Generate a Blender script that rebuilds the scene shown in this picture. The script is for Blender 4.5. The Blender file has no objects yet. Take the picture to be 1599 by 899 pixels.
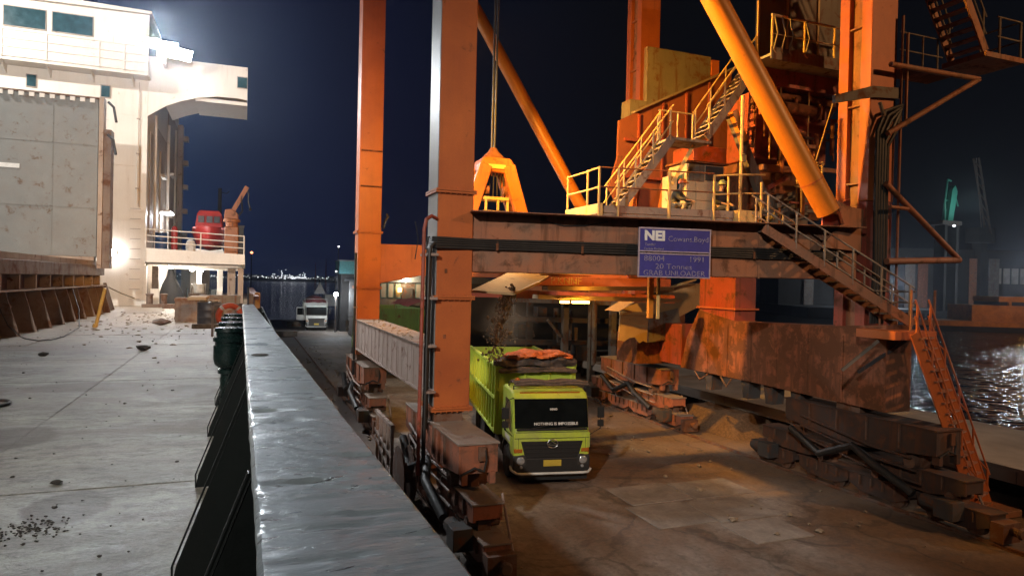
import bpy, bmesh, math, random
from mathutils import Vector, Matrix, noise
R = math.radians
random.seed(7)
scene = bpy.context.scene
col = scene.collection

# ------------------------------------------------------------------ camera
cam_d = bpy.data.cameras.new("camera")
cam = bpy.data.objects.new("camera", cam_d)
col.objects.link(cam)
YAW, ROLL, PITCH = R(21.4), R(1.3), R(-0.45)
fw = Vector((math.sin(YAW)*math.cos(PITCH), math.cos(YAW)*math.cos(PITCH), math.sin(PITCH)))
r0 = Vector((math.cos(YAW), -math.sin(YAW), 0)); u0 = r0.cross(fw)
rt = r0*math.cos(ROLL) + u0*math.sin(ROLL)
up = -r0*math.sin(ROLL) + u0*math.cos(ROLL)
m4 = Matrix((rt, up, -fw)).transposed().to_4x4()
m4.translation = Vector((0, 0, 5.8))
cam.matrix_world = m4
cam_d.sensor_width = 36.0
cam_d.lens = 36.0*1060/1599
cam_d.clip_start = 0.05
cam_d.clip_end = 6000
scene.camera = cam

# ------------------------------------------------------------------ render, exposure
scene.view_settings.view_transform = 'Standard'
scene.view_settings.look = 'None'
scene.view_settings.exposure = 0.0
scene.view_settings.gamma = 1.0
scene.cycles.use_denoising = True
scene.cycles.max_bounces = 5
scene.cycles.diffuse_bounces = 3
scene.cycles.glossy_bounces = 3
scene.cycles.volume_bounces = 0
scene.cycles.caustics_reflective = False
scene.cycles.caustics_refractive = False
scene.cycles.sample_clamp_indirect = 6.0

# ------------------------------------------------------------------ world: late dusk, floodlight glow put into the blue side
world = bpy.data.worlds.new("World")
scene.world = world
world.use_nodes = True
wn, wl = world.node_tree.nodes, world.node_tree.links
for n in list(wn): wn.remove(n)
w_out = wn.new('ShaderNodeOutputWorld')
w_bg = wn.new('ShaderNodeBackground')
w_bg.inputs['Strength'].default_value = 0.1
# bluer over the ship: floodlight glow put into the ramp, darker towards land
w_tc = wn.new('ShaderNodeTexCoord')
w_dot = wn.new('ShaderNodeVectorMath'); w_dot.operation = 'DOT_PRODUCT'
w_dot.inputs[1].default_value = (math.sin(R(-35)), math.cos(R(-35)), 0.0)
wl.new(w_tc.outputs['Generated'], w_dot.inputs[0])
w_rmp = wn.new('ShaderNodeValToRGB')
w_rmp.color_ramp.interpolation = 'EASE'
w_rmp.color_ramp.elements[0].position = 0.36; w_rmp.color_ramp.elements[0].color = (0.027, 0.030, 0.045, 1)
w_rmp.color_ramp.elements[1].position = 0.90; w_rmp.color_ramp.elements[1].color = (0.085, 0.20, 0.60, 1)
for p_, c_ in ((0.55, (0.033, 0.040, 0.085)), (0.672, (0.04, 0.05, 0.165)), (0.777, (0.06, 0.09, 0.30))):
    e_ = w_rmp.color_ramp.elements.new(p_); e_.color = c_ + (1,)
wl.new(w_dot.outputs['Value'], w_rmp.inputs[0])
wl.new(w_rmp.outputs[0], w_bg.inputs['Color'])
wl.new(w_bg.outputs[0], w_out.inputs['Surface'])

# ------------------------------------------------------------------ large lamps, some added as fill (housings built further down)
def spot(name, loc, aim, watts, color, size=110, blend=0.8, rad=0.25):
    d = bpy.data.lights.new(name, 'SPOT')
    d.energy = watts; d.color = color; d.spot_size = R(size); d.spot_blend = blend
    d.shadow_soft_size = rad
    o = bpy.data.objects.new(name, d)
    col.objects.link(o)
    o.location = loc
    o.rotation_euler = (Vector(aim)-Vector(loc)).to_track_quat('-Z', 'Y').to_euler()
    return o
def point(name, loc, watts, color, rad=0.1):
    d = bpy.data.lights.new(name, 'POINT')
    d.energy = watts; d.color = color; d.shadow_soft_size = rad
    o = bpy.data.objects.new(name, d)
    col.objects.link(o); o.location = loc
    return o
SODIUM = (1.0, 0.45, 0.055)
COOL = (0.86, 0.94, 1.0)
WARM = (1.0, 0.88, 0.74)
BRIDGE_LAMP = (-3.95, 38.6, 17.3)
MAST_LAMP = (-7.0, -16.0, 15.0)
SOD_A = (5.02, 17.5, 12.6)
SOD_B = (4.85, 17.5, 11.2)
POST_FILL_LAMP = (-16.0, 29.0, 21.0)
QUAY_SIDE_LAMP = (-3.2, 38.6, 17.15)
spot('bridge_flood_light', BRIDGE_LAMP, (-2.0, 12.0, 4.0), 3900, COOL, 130, 0.9, 0.3)
spot('halo_beam_light', (BRIDGE_LAMP[0]-0.55, 38.5, 17.4), (0.8, 0.0, 7.8), 21000, (0.82, 0.91, 1.0), 20, 0.8, 0.3)  # extra narrow beam added towards the camera for a halo in the haze
spot('quay_side_flood_light', QUAY_SIDE_LAMP, (9.5, 17.0, 1.0), 14000, (0.94, 0.97, 1.0), 48, 0.9, 0.9)
spot('post_fill_light', POST_FILL_LAMP, (-6.0, 40.0, 11.0), 12500, (1.0, 0.93, 0.84), 120, 0.7, 0.3)  # added fill that brightens the deckhouse front
spot('mast_flood_light', MAST_LAMP, (-8.5, 40.0, 12.0), 70000, (1.0, 0.93, 0.84), 36, 0.7, 0.3)
spot('deck_flood_light', (-6.0, -12.0, 13.0), (-2.5, 8.0, 4.1), 500, (1.0, 0.95, 0.88), 60, 0.8, 0.3)
spot('quay_fill_light', (-22.0, -20.0, 24.0), (8.0, 17.0, 3.6), 64000, (1.0, 0.93, 0.84), 25.5, 1.0, 0.6)  # added fill for the crane front and the green lorry
spot('platform_fill_light', (42.0, 4.0, 14.0), (23.0, 16.0, 1.0), 6500, (1.0, 0.9, 0.78), 46, 0.8, 0.4)  # added fill that lifts the loading platform top
spot('sodium_light_three', (29.0, -9.0, 21.0), (17.6, 13.2, 9.3), 15500, (1.0, 0.5, 0.2), 52, 0.7, 0.4)
spot('sodium_light_one', SOD_A, (16.0, 19.0, 11.2), 24000, SODIUM, 112, 0.5, 0.2)
spot('sodium_light_two', SOD_B, (5.4, 29.0, 8.0), 9500, SODIUM, 112, 0.8, 0.2)

# ------------------------------------------------------------------ material helpers
class NT:
    def __init__(s, name):
        s.m = bpy.data.materials.new(name); s.m.use_nodes = True
        s.t = s.m.node_tree; s.n = s.t.nodes; s.l = s.t.links
        s.p = s.n['Principled BSDF']
    def new(s, typ, **kw):
        o = s.n.new(typ)
        for k, v in kw.items():
            if k in o.inputs.keys(): o.inputs[k].default_value = v
            else: setattr(o, k, v)
        return o
    def link(s, a, b): s.l.new(a, b)
    def pos(s, scale=(1, 1, 1), world=True, rot=(0, 0, 0)):
        g = s.new('ShaderNodeNewGeometry').outputs['Position'] if world else s.new('ShaderNodeTexCoord').outputs['Object']
        mp = s.new('ShaderNodeMapping'); mp.inputs['Scale'].default_value = scale; mp.inputs['Rotation'].default_value = rot
        s.link(g, mp.inputs['Vector']); return mp.outputs[0]
    def noise(s, vec, scale, detail=4, rough=0.6, dist=0.0):
        n = s.new('ShaderNodeTexNoise'); n.inputs['Scale'].default_value = scale
        n.inputs['Detail'].default_value = detail; n.inputs['Roughness'].default_value = rough
        n.inputs['Distortion'].default_value = dist
        s.link(vec, n.inputs['Vector']); return n.outputs['Fac']
    def ramp(s, fac, a, b, ca=(0, 0, 0, 1), cb=(1, 1, 1, 1)):
        r = s.new('ShaderNodeValToRGB'); e = r.color_ramp.elements
        e[0].position, e[1].position = a, b; e[0].color, e[1].color = ca, cb
        s.link(fac, r.inputs[0]); return r.outputs[0]
    def mix(s, fac, a, b, blend='MIX'):
        x = s.new('ShaderNodeMix', data_type='RGBA', blend_type=blend)
        for i, v in ((0, fac), (6, a), (7, b)):
            if isinstance(v, (int, float)): x.inputs[i].default_value = v
            elif isinstance(v, tuple): x.inputs[i].default_value = v if len(v) == 4 else v + (1,)
            else: s.link(v, x.inputs[i])
        return x.outputs[2]
    def math(s, op, a, b=0.5):
        x = s.new('ShaderNodeMath', operation=op)
        for i, v in ((0, a), (1, b)):
            if isinstance(v, (int, float)): x.inputs[i].default_value = v
            else: s.link(v, x.inputs[i])
        return x.outputs[0]
    def bump(s, h, strength=0.3, dist=0.02, prev=None):
        b = s.new('ShaderNodeBump'); b.inputs['Strength'].default_value = strength; b.inputs['Distance'].default_value = dist
        s.link(h, b.inputs['Height'])
        if prev is not None: s.link(prev, b.inputs['Normal'])
        return b.outputs[0]

M = {}
def paint(name, base, base2=None, rust=(0.12, 0.045, 0.018), amount=0.45, rough=0.5, streak=True, dirt=None, world=True, scale=1.0, bump=0.25, metallic=0.0, spec=0.5):
    """weathered painted steel: colour drift, rust patches, runs, chips"""
    k = NT(name)
    base2 = base2 or tuple(c*0.72 for c in base)
    v = k.pos((scale, scale, scale), world)
    vs = k.pos((2.6*scale, 2.6*scale, 0.22*scale), world)
    big = k.noise(v, 0.7, 5, 0.6)
    c = k.mix(k.ramp(big, 0.35, 0.68), base, base2)
    hi = 0.80 - 0.42*amount
    patches = k.noise(v, 2.3, 8, 0.68, 0.4)
    mask = k.ramp(patches, hi-0.06, hi+0.05)
    if streak:
        run = k.noise(vs, 1.6, 5, 0.62)
        c = k.mix(k.math('MULTIPLY', k.ramp(run, 0.48, 0.78), 0.55*min(1, amount*2)), c, tuple(0.5*(a+b) for a, b in zip(rust, base2)))
        mask = k.math('MAXIMUM', mask, k.math('MULTIPLY', k.ramp(run, hi-0.02, hi+0.08), 0.8))
    c = k.mix(mask, c, rust)
    fine = k.noise(v, 26, 4, 0.7)
    c = k.mix(0.22, c, k.ramp(fine, 0.3, 0.7, (0.25, 0.23, 0.21, 1), (1, 1, 1, 1)), 'MULTIPLY')
    if dirt:
        c = k.mix(k.math('MULTIPLY', k.ramp(k.noise(v, 1.1, 6, 0.65), 0.42, 0.7), 0.75), c, dirt)
    k.link(c, k.p.inputs['Base Color'])
    rr = k.math('ADD', k.math('MULTIPLY', fine, 0.25), rough-0.12)
    rr = k.math('ADD', rr, k.math('MULTIPLY', mask, 0.25))
    k.link(rr, k.p.inputs['Roughness'])
    k.p.inputs['Metallic'].default_value = metallic
    k.p.inputs['Specular IOR Level'].default_value = spec
    h = k.math('ADD', k.math('MULTIPLY', patches, 0.6), k.math('MULTIPLY', fine, 0.25))
    k.link(k.bump(h, bump, 0.02), k.p.inputs['Normal'])
    M[name] = k.m
    return k.m
def plain(name, base, rough=0.5, metallic=0.0, var=0.25, scale=6.0, bump=0.15, world=False, spec=0.5):
    k = NT(name)
    v = k.pos((1, 1, 1), world)
    n = k.noise(v, scale, 5, 0.65)
    c = k.mix(k.ramp(n, 0.3, 0.72), base, tuple(x*(1-var*1.6) for x in base))
    k.link(c, k.p.inputs['Base Color'])
    k.link(k.math('ADD', k.math('MULTIPLY', n, 0.25), rough-0.12), k.p.inputs['Roughness'])
    k.p.inputs['Metallic'].default_value = metallic
    k.p.inputs['Specular IOR Level'].default_value = spec
    k.link(k.bump(n, bump, 0.01), k.p.inputs['Normal'])
    M[name] = k.m
    return k.m
def emit(name, color, strength):
    k = NT(name)
    k.p.inputs['Base Color'].default_value = color + (1,)
    k.p.inputs['Emission Color'].default_value = color + (1,)
    k.p.inputs['Emission Strength'].default_value = strength
    M[name] = k.m
    return k.m
def glass(name, tint=(0.02, 0.03, 0.035), rough=0.06):
    k = NT(name)
    v = k.pos((1, 1, 1), True)
    n = k.noise(v, 3.0, 4, 0.6)
    k.link(k.mix(k.ramp(n, 0.35, 0.7), tint, tuple(c*1.8 for c in tint)), k.p.inputs['Base Color'])
    k.link(k.math('ADD', k.math('MULTIPLY', n, 0.12), rough), k.p.inputs['Roughness'])
    k.p.inputs['Specular IOR Level'].default_value = 0.7
    M[name] = k.m

# crane paints
paint('crane_orange', (0.47, 0.125, 0.030), (0.36, 0.088, 0.025), amount=0.30, rough=0.5, bump=0.12)
paint('crane_orange_dirty', (0.34, 0.125, 0.055), (0.25, 0.10, 0.055), amount=0.5, rough=0.62, dirt=(0.17, 0.11, 0.075))
paint('crane_rusty', (0.30, 0.095, 0.035), (0.19, 0.06, 0.03), amount=0.75, rough=0.75)
paint('hopper_paint', (0.26, 0.075, 0.03), (0.17, 0.05, 0.024), amount=0.35, rough=0.7)
paint('crane_red', (0.34, 0.062, 0.034), (0.22, 0.048, 0.03), amount=0.5, rough=0.6)
paint('brace_paint', (0.56, 0.20, 0.02), (0.48, 0.165, 0.018), amount=0.22, rough=0.42, streak=False, bump=0.08)
paint('rail_yellow', (0.60, 0.42, 0.16), (0.5, 0.33, 0.12), amount=0.35, rough=0.55, streak=False)
paint('step_steel', (0.30, 0.25, 0.20), (0.2, 0.16, 0.13), amount=0.5, rough=0.6)
paint('leg_glare', (0.21, 0.20, 0.195), (0.18, 0.172, 0.165), amount=0.08, rough=0.45, bump=0.06, spec=0.25)  # white lamp glare on the orange leg put into the colour
paint('sill_grey', (0.33, 0.25, 0.22), (0.24, 0.17, 0.14), amount=0.45, rough=0.7, dirt=(0.25, 0.2, 0.17))
paint('bogie_steel', (0.16, 0.085, 0.055), (0.09, 0.06, 0.045), amount=0.7, rough=0.75, streak=False)
paint('bogie_shaded', (0.060, 0.032, 0.022), (0.032, 0.020, 0.016), rust=(0.10, 0.04, 0.02), amount=0.6, rough=0.85)  # bogie paint with the darkness of the unlit landward set put in
paint('bogie_orange', (0.36, 0.105, 0.045), (0.27, 0.09, 0.045), amount=0.5, rough=0.65, dirt=(0.10, 0.07, 0.055))
paint('dusty_top', (0.25, 0.20, 0.165), (0.17, 0.125, 0.10), amount=0.4, rough=0.9, streak=False, bump=0.5)
paint('panel_grey', (0.17, 0.15, 0.125), (0.12, 0.105, 0.085), amount=0.5, rough=0.65)
paint('booth_cream', (0.50, 0.40, 0.28), (0.4, 0.31, 0.21), amount=0.3, rough=0.6)
paint('chute_tan', (0.42, 0.29, 0.14), (0.34, 0.22, 0.10), amount=0.3, rough=0.75)
paint('dark_plant', (0.055, 0.05, 0.048), (0.035, 0.032, 0.03), amount=0.5, rough=0.75)
paint('plant_grey', (0.15, 0.135, 0.12), (0.09, 0.08, 0.075), amount=0.5, rough=0.75)
# ship paints
paint('ship_white', (0.74, 0.69, 0.63), (0.68, 0.63, 0.57), rust=(0.33, 0.20, 0.11), amount=0.24, rough=0.45, bump=0.08)
paint('ship_shade_trim', (0.42, 0.36, 0.31), (0.36, 0.30, 0.26), amount=0.35, rough=0.6)
paint('cover_grey', (0.22, 0.225, 0.215), (0.18, 0.185, 0.18), rust=(0.14, 0.09, 0.06), amount=0.40, rough=0.6, streak=False, dirt=(0.19, 0.175, 0.16), scale=1.5)
paint('coaming_brown', (0.20, 0.145, 0.115), (0.13, 0.085, 0.07), amount=0.55, rough=0.7, dirt=(0.24, 0.19, 0.15))
paint('coaming_red', (0.085, 0.028, 0.028), (0.05, 0.022, 0.025), amount=0.3, rough=0.6)
paint('coaming_edge', (0.42, 0.33, 0.26), (0.3, 0.22, 0.17), amount=0.4, rough=0.7)
paint('hull_dark', (0.03, 0.03, 0.035), (0.02, 0.02, 0.022), amount=0.4, rough=0.6)
paint('bulwark_green', (0.005, 0.008, 0.0075), (0.003, 0.005, 0.005), rust=(0.012, 0.008, 0.006), amount=0.3, rough=0.5, spec=0.3)
paint('vent_green', (0.005, 0.015, 0.0135), (0.004, 0.010, 0.009), rust=(0.03, 0.02, 0.015), amount=0.2, rough=0.25, streak=False)
paint('hook_orange', (0.44, 0.135, 0.025), (0.34, 0.10, 0.02), amount=0.45, rough=0.5)
paint('boat_red', (0.42, 0.035, 0.03), (0.34, 0.03, 0.025), amount=0.08, rough=0.4, streak=False)
paint('drum_blue', (0.02, 0.07, 0.2), amount=0.2, rough=0.5)
paint('drum_dark', (0.045, 0.045, 0.055), amount=0.25, rough=0.5)
paint('crate_tan', (0.40, 0.30, 0.19), amount=0.3, rough=0.8)
# trucks
paint('truck_green', (0.44, 0.55, 0.05), (0.36, 0.46, 0.045), rust=(0.14, 0.10, 0.05), amount=0.30, rough=0.42, world=False, bump=0.08, dirt=(0.27, 0.27, 0.10))
paint('body_green', (0.47, 0.60, 0.055), (0.36, 0.48, 0.05), rust=(0.14, 0.10, 0.05), amount=0.30, rough=0.55, world=False, bump=0.15)
paint('far_green', (0.12, 0.22, 0.045), (0.08, 0.15, 0.035), amount=0.45, rough=0.6, world=False)
paint('truck_white', (0.62, 0.64, 0.62), amount=0.1, rough=0.4, world=False, bump=0.05)
paint('chassis', (0.025, 0.024, 0.023), rust=(0.06, 0.035, 0.02), amount=0.5, rough=0.7, world=False, streak=False)
paint('plate_yellow', (0.55, 0.40, 0.05), amount=0.1, rough=0.5, world=False, streak=False)
plain('rubber', (0.016, 0.015, 0.014), 0.85, var=0.3, bump=0.4)
plain('tarp_dark', (0.105, 0.075, 0.062), 0.85, var=0.4, scale=9, bump=0.5)
plain('tarp_orange', (0.66, 0.16, 0.035), 0.8, var=0.35, scale=7, bump=0.4)
plain('tarp_maroon', (0.20, 0.035, 0.04), 0.8, var=0.3, scale=5, bump=0.4)
plain('grille_black', (0.018, 0.018, 0.018), 0.45, var=0.2)
plain('chrome', (0.62, 0.62, 0.60), 0.28, 1.0, var=0.15)
plain('lens_clear', (0.55, 0.57, 0.58), 0.12, 0.6, var=0.2, scale=30)
plain('lens_amber', (0.42, 0.13, 0.02), 0.25, var=0.2)
plain('lettering_white', (0.72, 0.72, 0.70), 0.6, var=0.12)
plain('cable_black', (0.020, 0.018, 0.017), 0.55, var=0.4, scale=3, bump=0.3)
plain('wire_grey', (0.055, 0.055, 0.055), 0.5, 0.5, var=0.3)
plain('rope_tan', (0.30, 0.26, 0.20), 0.9)
plain('sign_blue', (0.040, 0.040, 0.26), 0.55, var=0.2, scale=2.2, bump=0.05)
plain('sign_frame', (0.42, 0.34, 0.40), 0.5)
plain('stone_dark', (0.085, 0.074, 0.062), 0.95, var=0.5, scale=20, bump=0.5)
plain('stone_tan', (0.30, 0.225, 0.15), 0.95, var=0.4, scale=16, bump=0.5)
plain('dirt_heap', (0.165, 0.10, 0.055), 1.0, var=0.4, scale=12, bump=0.9, world=True)
plain('skin', (0.33, 0.19, 0.12), 0.6, var=0.1)
plain('cloth_olive', (0.10, 0.095, 0.07), 0.9, var=0.35)
plain('cloth_navy', (0.018, 0.02, 0.03), 0.9, var=0.3)
plain('trouser_tan', (0.36, 0.29, 0.19), 0.9, var=0.3)
plain('helmet_orange', (0.72, 0.15, 0.03), 0.35, var=0.1)
plain('helmet_green', (0.13, 0.17, 0.11), 0.4, var=0.1)
plain('buoy_orange', (0.62, 0.085, 0.025), 0.55, var=0.25)
plain('buoy_band', (0.60, 0.52, 0.46), 0.5)
plain('timber', (0.13, 0.09, 0.06), 0.85, var=0.5, scale=8)
plain('pipe_yellow', (0.56, 0.30, 0.06), 0.5, var=0.3)
plain('teal_sheet', (0.05, 0.19, 0.21), 0.6)
plain('roof_grey', (0.20, 0.22, 0.24), 0.6)
plain('barge_yellow', (0.60, 0.27, 0.03), 0.6, var=0.3, scale=0.6)
plain('far_dark', (0.018, 0.016, 0.016), 0.9, var=0.4, scale=0.2)
plain('far_pale', (0.36, 0.32, 0.28), 0.9, var=0.3, scale=0.4)
plain('teal_crane', (0.04, 0.24, 0.19), 0.6, var=0.2)
plain('barrel_white', (0.65, 0.65, 0.62), 0.5)
plain('dust_grey', (0.25, 0.22, 0.18), 0.9)
glass('window_glass', (0.018, 0.048, 0.060))
glass('truck_glass', (0.004, 0.005, 0.005), 0.02)
emit('lamp_white', (0.92, 0.96, 1.0), 160.0)
emit('lamp_soft', (1.0, 0.93, 0.82), 22.0)
emit('lamp_tube', (0.92, 0.97, 1.0), 25.0)
emit('lamp_sodium', (1.0, 0.55, 0.12), 16.0)
emit('lamp_far', (0.92, 0.95, 1.0), 5.0)
plain('sign_letter', (0.40, 0.37, 0.47), 0.6, var=0.5, scale=14)
emit('lamp_shore', (0.92, 0.95, 1.0), 1.7)
emit('lamp_red', (1.0, 0.25, 0.10), 6.0)

def quay_material():
    k = NT('quay_concrete')
    v = k.pos(); vy = k.pos((1.0, 0.18, 1.0))
    big = k.noise(v, 0.16, 6, 0.62, 0.6)
    mid = k.noise(vy, 0.9, 6, 0.66, 0.3)
    fine = k.noise(v, 9, 6, 0.7)
    mott = k.noise(v, 3.2, 8, 0.76, 0.5)
    c = k.mix(k.ramp(mid, 0.34, 0.66), (0.33, 0.29, 0.25), (0.19, 0.16, 0.135))
    c = k.mix(k.ramp(big, 0.44, 0.60), c, (0.15, 0.092, 0.058))          # ore dust trodden into the concrete
    c = k.mix(k.math('MULTIPLY', k.ramp(k.noise(v, 0.55, 5, 0.7, 1.0), 0.55, 0.68), 0.8), c, (0.055, 0.042, 0.036))
    # brown spoil along the water-side rail and round the land-side rail
    sx = k.new('ShaderNodeSeparateXYZ'); k.link(k.new('ShaderNodeNewGeometry').outputs['Position'], sx.inputs[0])
    wob = k.math('ADD', sx.outputs[0], k.math('MULTIPLY', k.math('SUBTRACT', k.noise(v, 0.35, 5, 0.7), 0.5), 5.0))
    near = k.ramp(k.math('MULTIPLY', wob, 0.05), 0.26, 0.30, (1, 1, 1, 1), (0, 0, 0, 1))
    c = k.mix(k.math('MULTIPLY', near, 0.8), c, (0.060, 0.034, 0.022))
    land = k.ramp(k.math('ABSOLUTE', k.math('SUBTRACT', wob, 15.8)), 0.5, 3.2, (1, 1, 1, 1), (0, 0, 0, 1))
    land2 = k.ramp(k.math('MULTIPLY', wob, 0.05), 0.62, 0.74)
    c = k.mix(k.math('MULTIPLY', land2, 0.8), c, (0.17, 0.10, 0.055))
    c = k.mix(k.math('MULTIPLY', k.ramp(mott, 0.50, 0.62), 0.65), c, (0.11, 0.086, 0.07))
    crack = k.new('ShaderNodeTexVoronoi', feature='DISTANCE_TO_EDGE'); crack.inputs['Scale'].default_value = 0.21
    wv = k.new('ShaderNodeVectorMath', operation='ADD'); k.link(v, wv.inputs[0])
    nv_ = k.new('ShaderNodeTexNoise'); nv_.inputs['Scale'].default_value = 1.2; nv_.inputs['Detail'].default_value = 5; k.link(v, nv_.inputs['Vector']); k.link(nv_.outputs['Color'], wv.inputs[1]); k.link(wv.outputs[0], crack.inputs['Vector'])
    c = k.mix(k.math('MULTIPLY', k.ramp(crack.outputs['Distance'], 0.004, 0.014, (1, 1, 1, 1), (0, 0, 0, 1)), 0.5), c, (0.05, 0.04, 0.034))
    c = k.mix(0.6, c, k.ramp(fine, 0.25, 0.75, (0.35, 0.35, 0.35, 1), (1.2, 1.2, 1.2, 1)), 'MULTIPLY')
    k.link(c, k.p.inputs['Base Color'])
    k.link(k.math('ADD', k.math('MULTIPLY', mid, 0.3), 0.6), k.p.inputs['Roughness'])
    h = k.math('ADD', k.math('MULTIPLY', k.noise(v, 3.0, 8, 0.75), 1.0), k.math('MULTIPLY', fine, 0.35))
    k.link(k.bump(h, 0.7, 0.05), k.p.inputs['Normal'])
    M['quay_concrete'] = k.m
def deck_material():
    k = NT('deck_steel')
    v = k.pos(); vx = k.pos((0.55, 1.0, 1.0)); vl = k.pos((0.28, 1.3, 1.0), rot=(0, 0, R(5)))
    big = k.noise(v, 0.25, 5, 0.62, 0.5)
    wipe = k.noise(vx, 1.5, 9, 0.74, 0.9)
    fine = k.noise(vx, 9.0, 8, 0.78, 0.3)
    grit = k.noise(v, 38, 4, 0.7)
    c = k.mix(k.ramp(wipe, 0.36, 0.66), (0.405, 0.392, 0.335), (0.215, 0.205, 0.17))
    c = k.mix(k.math('MULTIPLY', k.ramp(big, 0.50, 0.66), 0.6), c, (0.37, 0.325, 0.26))
    c = k.mix(k.math('MULTIPLY', k.ramp(fine, 0.49, 0.60), 0.75), c, (0.135, 0.127, 0.108))
    pale = k.noise(vl, 0.9, 7, 0.7, 0.8)
    c = k.mix(k.math('MULTIPLY', k.ramp(pale, 0.58, 0.70), 0.85), c, (0.62, 0.645, 0.61))
    stain = k.noise(vx, 0.50, 7, 0.66, 0.9)
    c = k.mix(k.math('MULTIPLY', k.ramp(stain, 0.51, 0.63), 0.9), c, (0.165, 0.135, 0.105))
    # two brown puddle stains with soft ragged edges
    P = k.new('ShaderNodeNewGeometry').outputs['Position']
    for cx, cy, rx, ry in ((-1.13, 5.62, 0.26, 0.42), (-0.78, 10.75, 0.50, 0.65), (-2.1, 11.4, 0.9, 0.5), (-1.2, 20.5, 1.2, 1.3), (-2.2, 8.0, 0.5, 0.6)):
        mp = k.new('ShaderNodeMapping'); mp.inputs['Location'].default_value = (-cx/rx, -cy/ry, -4.15); mp.inputs['Scale'].default_value = (1/rx, 1/ry, 1.0)
        k.link(P, mp.inputs['Vector'])
        ln = k.new('ShaderNodeVectorMath', operation='LENGTH'); k.link(mp.outputs[0], ln.inputs[0])
        e = k.math('ADD', ln.outputs['Value'], k.math('MULTIPLY', k.math('SUBTRACT', wipe, 0.5), 1.6))
        c = k.mix(k.math('MULTIPLY', k.ramp(e, 0.80, 1.40, (1, 1, 1, 1), (0, 0, 0, 1)), 0.85), c, (0.115, 0.092, 0.072))
    sx = k.new('ShaderNodeSeparateXYZ'); k.link(P, sx.inputs[0])
    far = k.ramp(k.math('MULTIPLY', k.math('ADD', sx.outputs[1], k.math('MULTIPLY', k.math('SUBTRACT', big, 0.5), 16)), 0.02), 0.24, 0.50)
    c = k.mix(k.math('MULTIPLY', far, 0.8), c, k.mix(k.ramp(fine, 0.35, 0.65), (0.50, 0.39, 0.285), (0.33, 0.24, 0.17)))      # spilled cargo dust towards the deckhouse
    c = k.mix(0.6, c, k.ramp(grit, 0.28, 0.72, (0.45, 0.45, 0.45, 1), (1.15, 1.15, 1.15, 1)), 'MULTIPLY')
    k.link(c, k.p.inputs['Base Color'])
    k.link(k.math('ADD', k.math('MULTIPLY', wipe, 0.5), 0.26), k.p.inputs['Roughness'])
    h = k.math('ADD', k.math('MULTIPLY', wipe, 0.7), k.math('MULTIPLY', fine, 0.6))
    k.link(k.bump(h, 0.9, 0.035), k.p.inputs['Normal'])
    M['deck_steel'] = k.m
def bulwark_material():
    k = NT('bulwark_paint')
    v = k.pos(); vx = k.pos((1.0, 1.6, 1.0)); vw = k.pos((1.0, 3.6, 1.0), rot=(0, 0, R(-12)))
    n1 = k.noise(vx, 2.6, 5, 0.6, 0.4)
    chips = k.noise(vw, 9.0, 5, 0.62, 0.5)
    fine = k.noise(v, 55, 4, 0.7)
    mid = k.noise(v, 11, 4, 0.6)
    c = k.mix(k.ramp(n1, 0.35, 0.68), (0.34, 0.40, 0.43), (0.225, 0.27, 0.29))
    cm = k.ramp(chips, 0.635, 0.66)
    c = k.mix(k.math('MULTIPLY', k.ramp(k.noise(v, 2.2, 6, 0.7), 0.60, 0.72), 0.45), c, (0.20, 0.175, 0.15))
    c = k.mix(k.math('MULTIPLY', cm, 0.95), c, (0.030, 0.027, 0.026))
    c = k.mix(0.3, c, k.ramp(fine, 0.25, 0.75, (0.55, 0.55, 0.55, 1), (1.1, 1.1, 1.1, 1)), 'MULTIPLY')
    k.link(c, k.p.inputs['Base Color'])
    k.link(k.math('ADD', k.math('MULTIPLY', n1, 0.34), 0.13), k.p.inputs['Roughness'])
    k.p.inputs['Specular IOR Level'].default_value = 0.7
    h = k.math('SUBTRACT', k.math('ADD', k.math('MULTIPLY', mid, 0.14), k.math('MULTIPLY', chips, 0.5)), k.math('MULTIPLY', cm, 0.5))
    k.link(k.bump(h, 0.7, 0.015), k.p.inputs['Normal'])
    M['bulwark_paint'] = k.m
def water_material():
    k = NT('water')
    w1 = k.noise(k.pos((0.8, 1.25, 1), rot=(0, 0, R(-58))), 0.62, 3, 0.5, 0.6)
    w2 = k.noise(k.pos((0.9, 1.2, 1), rot=(0, 0, R(-40))), 1.7, 3, 0.5)
    k.p.inputs['Base Color'].default_value = (0.008, 0.012, 0.02, 1)
    k.p.inputs['Roughness'].default_value = 0.10
    k.p.inputs['IOR'].default_value = 1.33
    h = k.math('ADD', w1, k.math('MULTIPLY', w2, 0.22))
    k.link(k.bump(h, 1.0, 0.62), k.p.inputs['Normal'])
    M['water'] = k.m
def panel_material():
    k = NT('quay_panel')
    v = k.pos()
    mid = k.noise(v, 1.4, 7, 0.68, 0.4); fine = k.noise(v, 11, 6, 0.72)
    c = k.mix(k.ramp(mid, 0.36, 0.64), (0.275, 0.24, 0.205), (0.17, 0.142, 0.12))
    c = k.mix(0.5, c, k.ramp(fine, 0.25, 0.75, (0.45, 0.45, 0.45, 1), (1.1, 1.1, 1.1, 1)), 'MULTIPLY')
    k.link(c, k.p.inputs['Base Color']); k.p.inputs['Roughness'].default_value = 0.85
    k.link(k.bump(k.math('ADD', mid, k.math('MULTIPLY', fine, 0.4)), 0.6, 0.03), k.p.inputs['Normal'])
    M['quay_panel'] = k.m
panel_material()
quay_material(); deck_material(); bulwark_material(); water_material()

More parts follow.
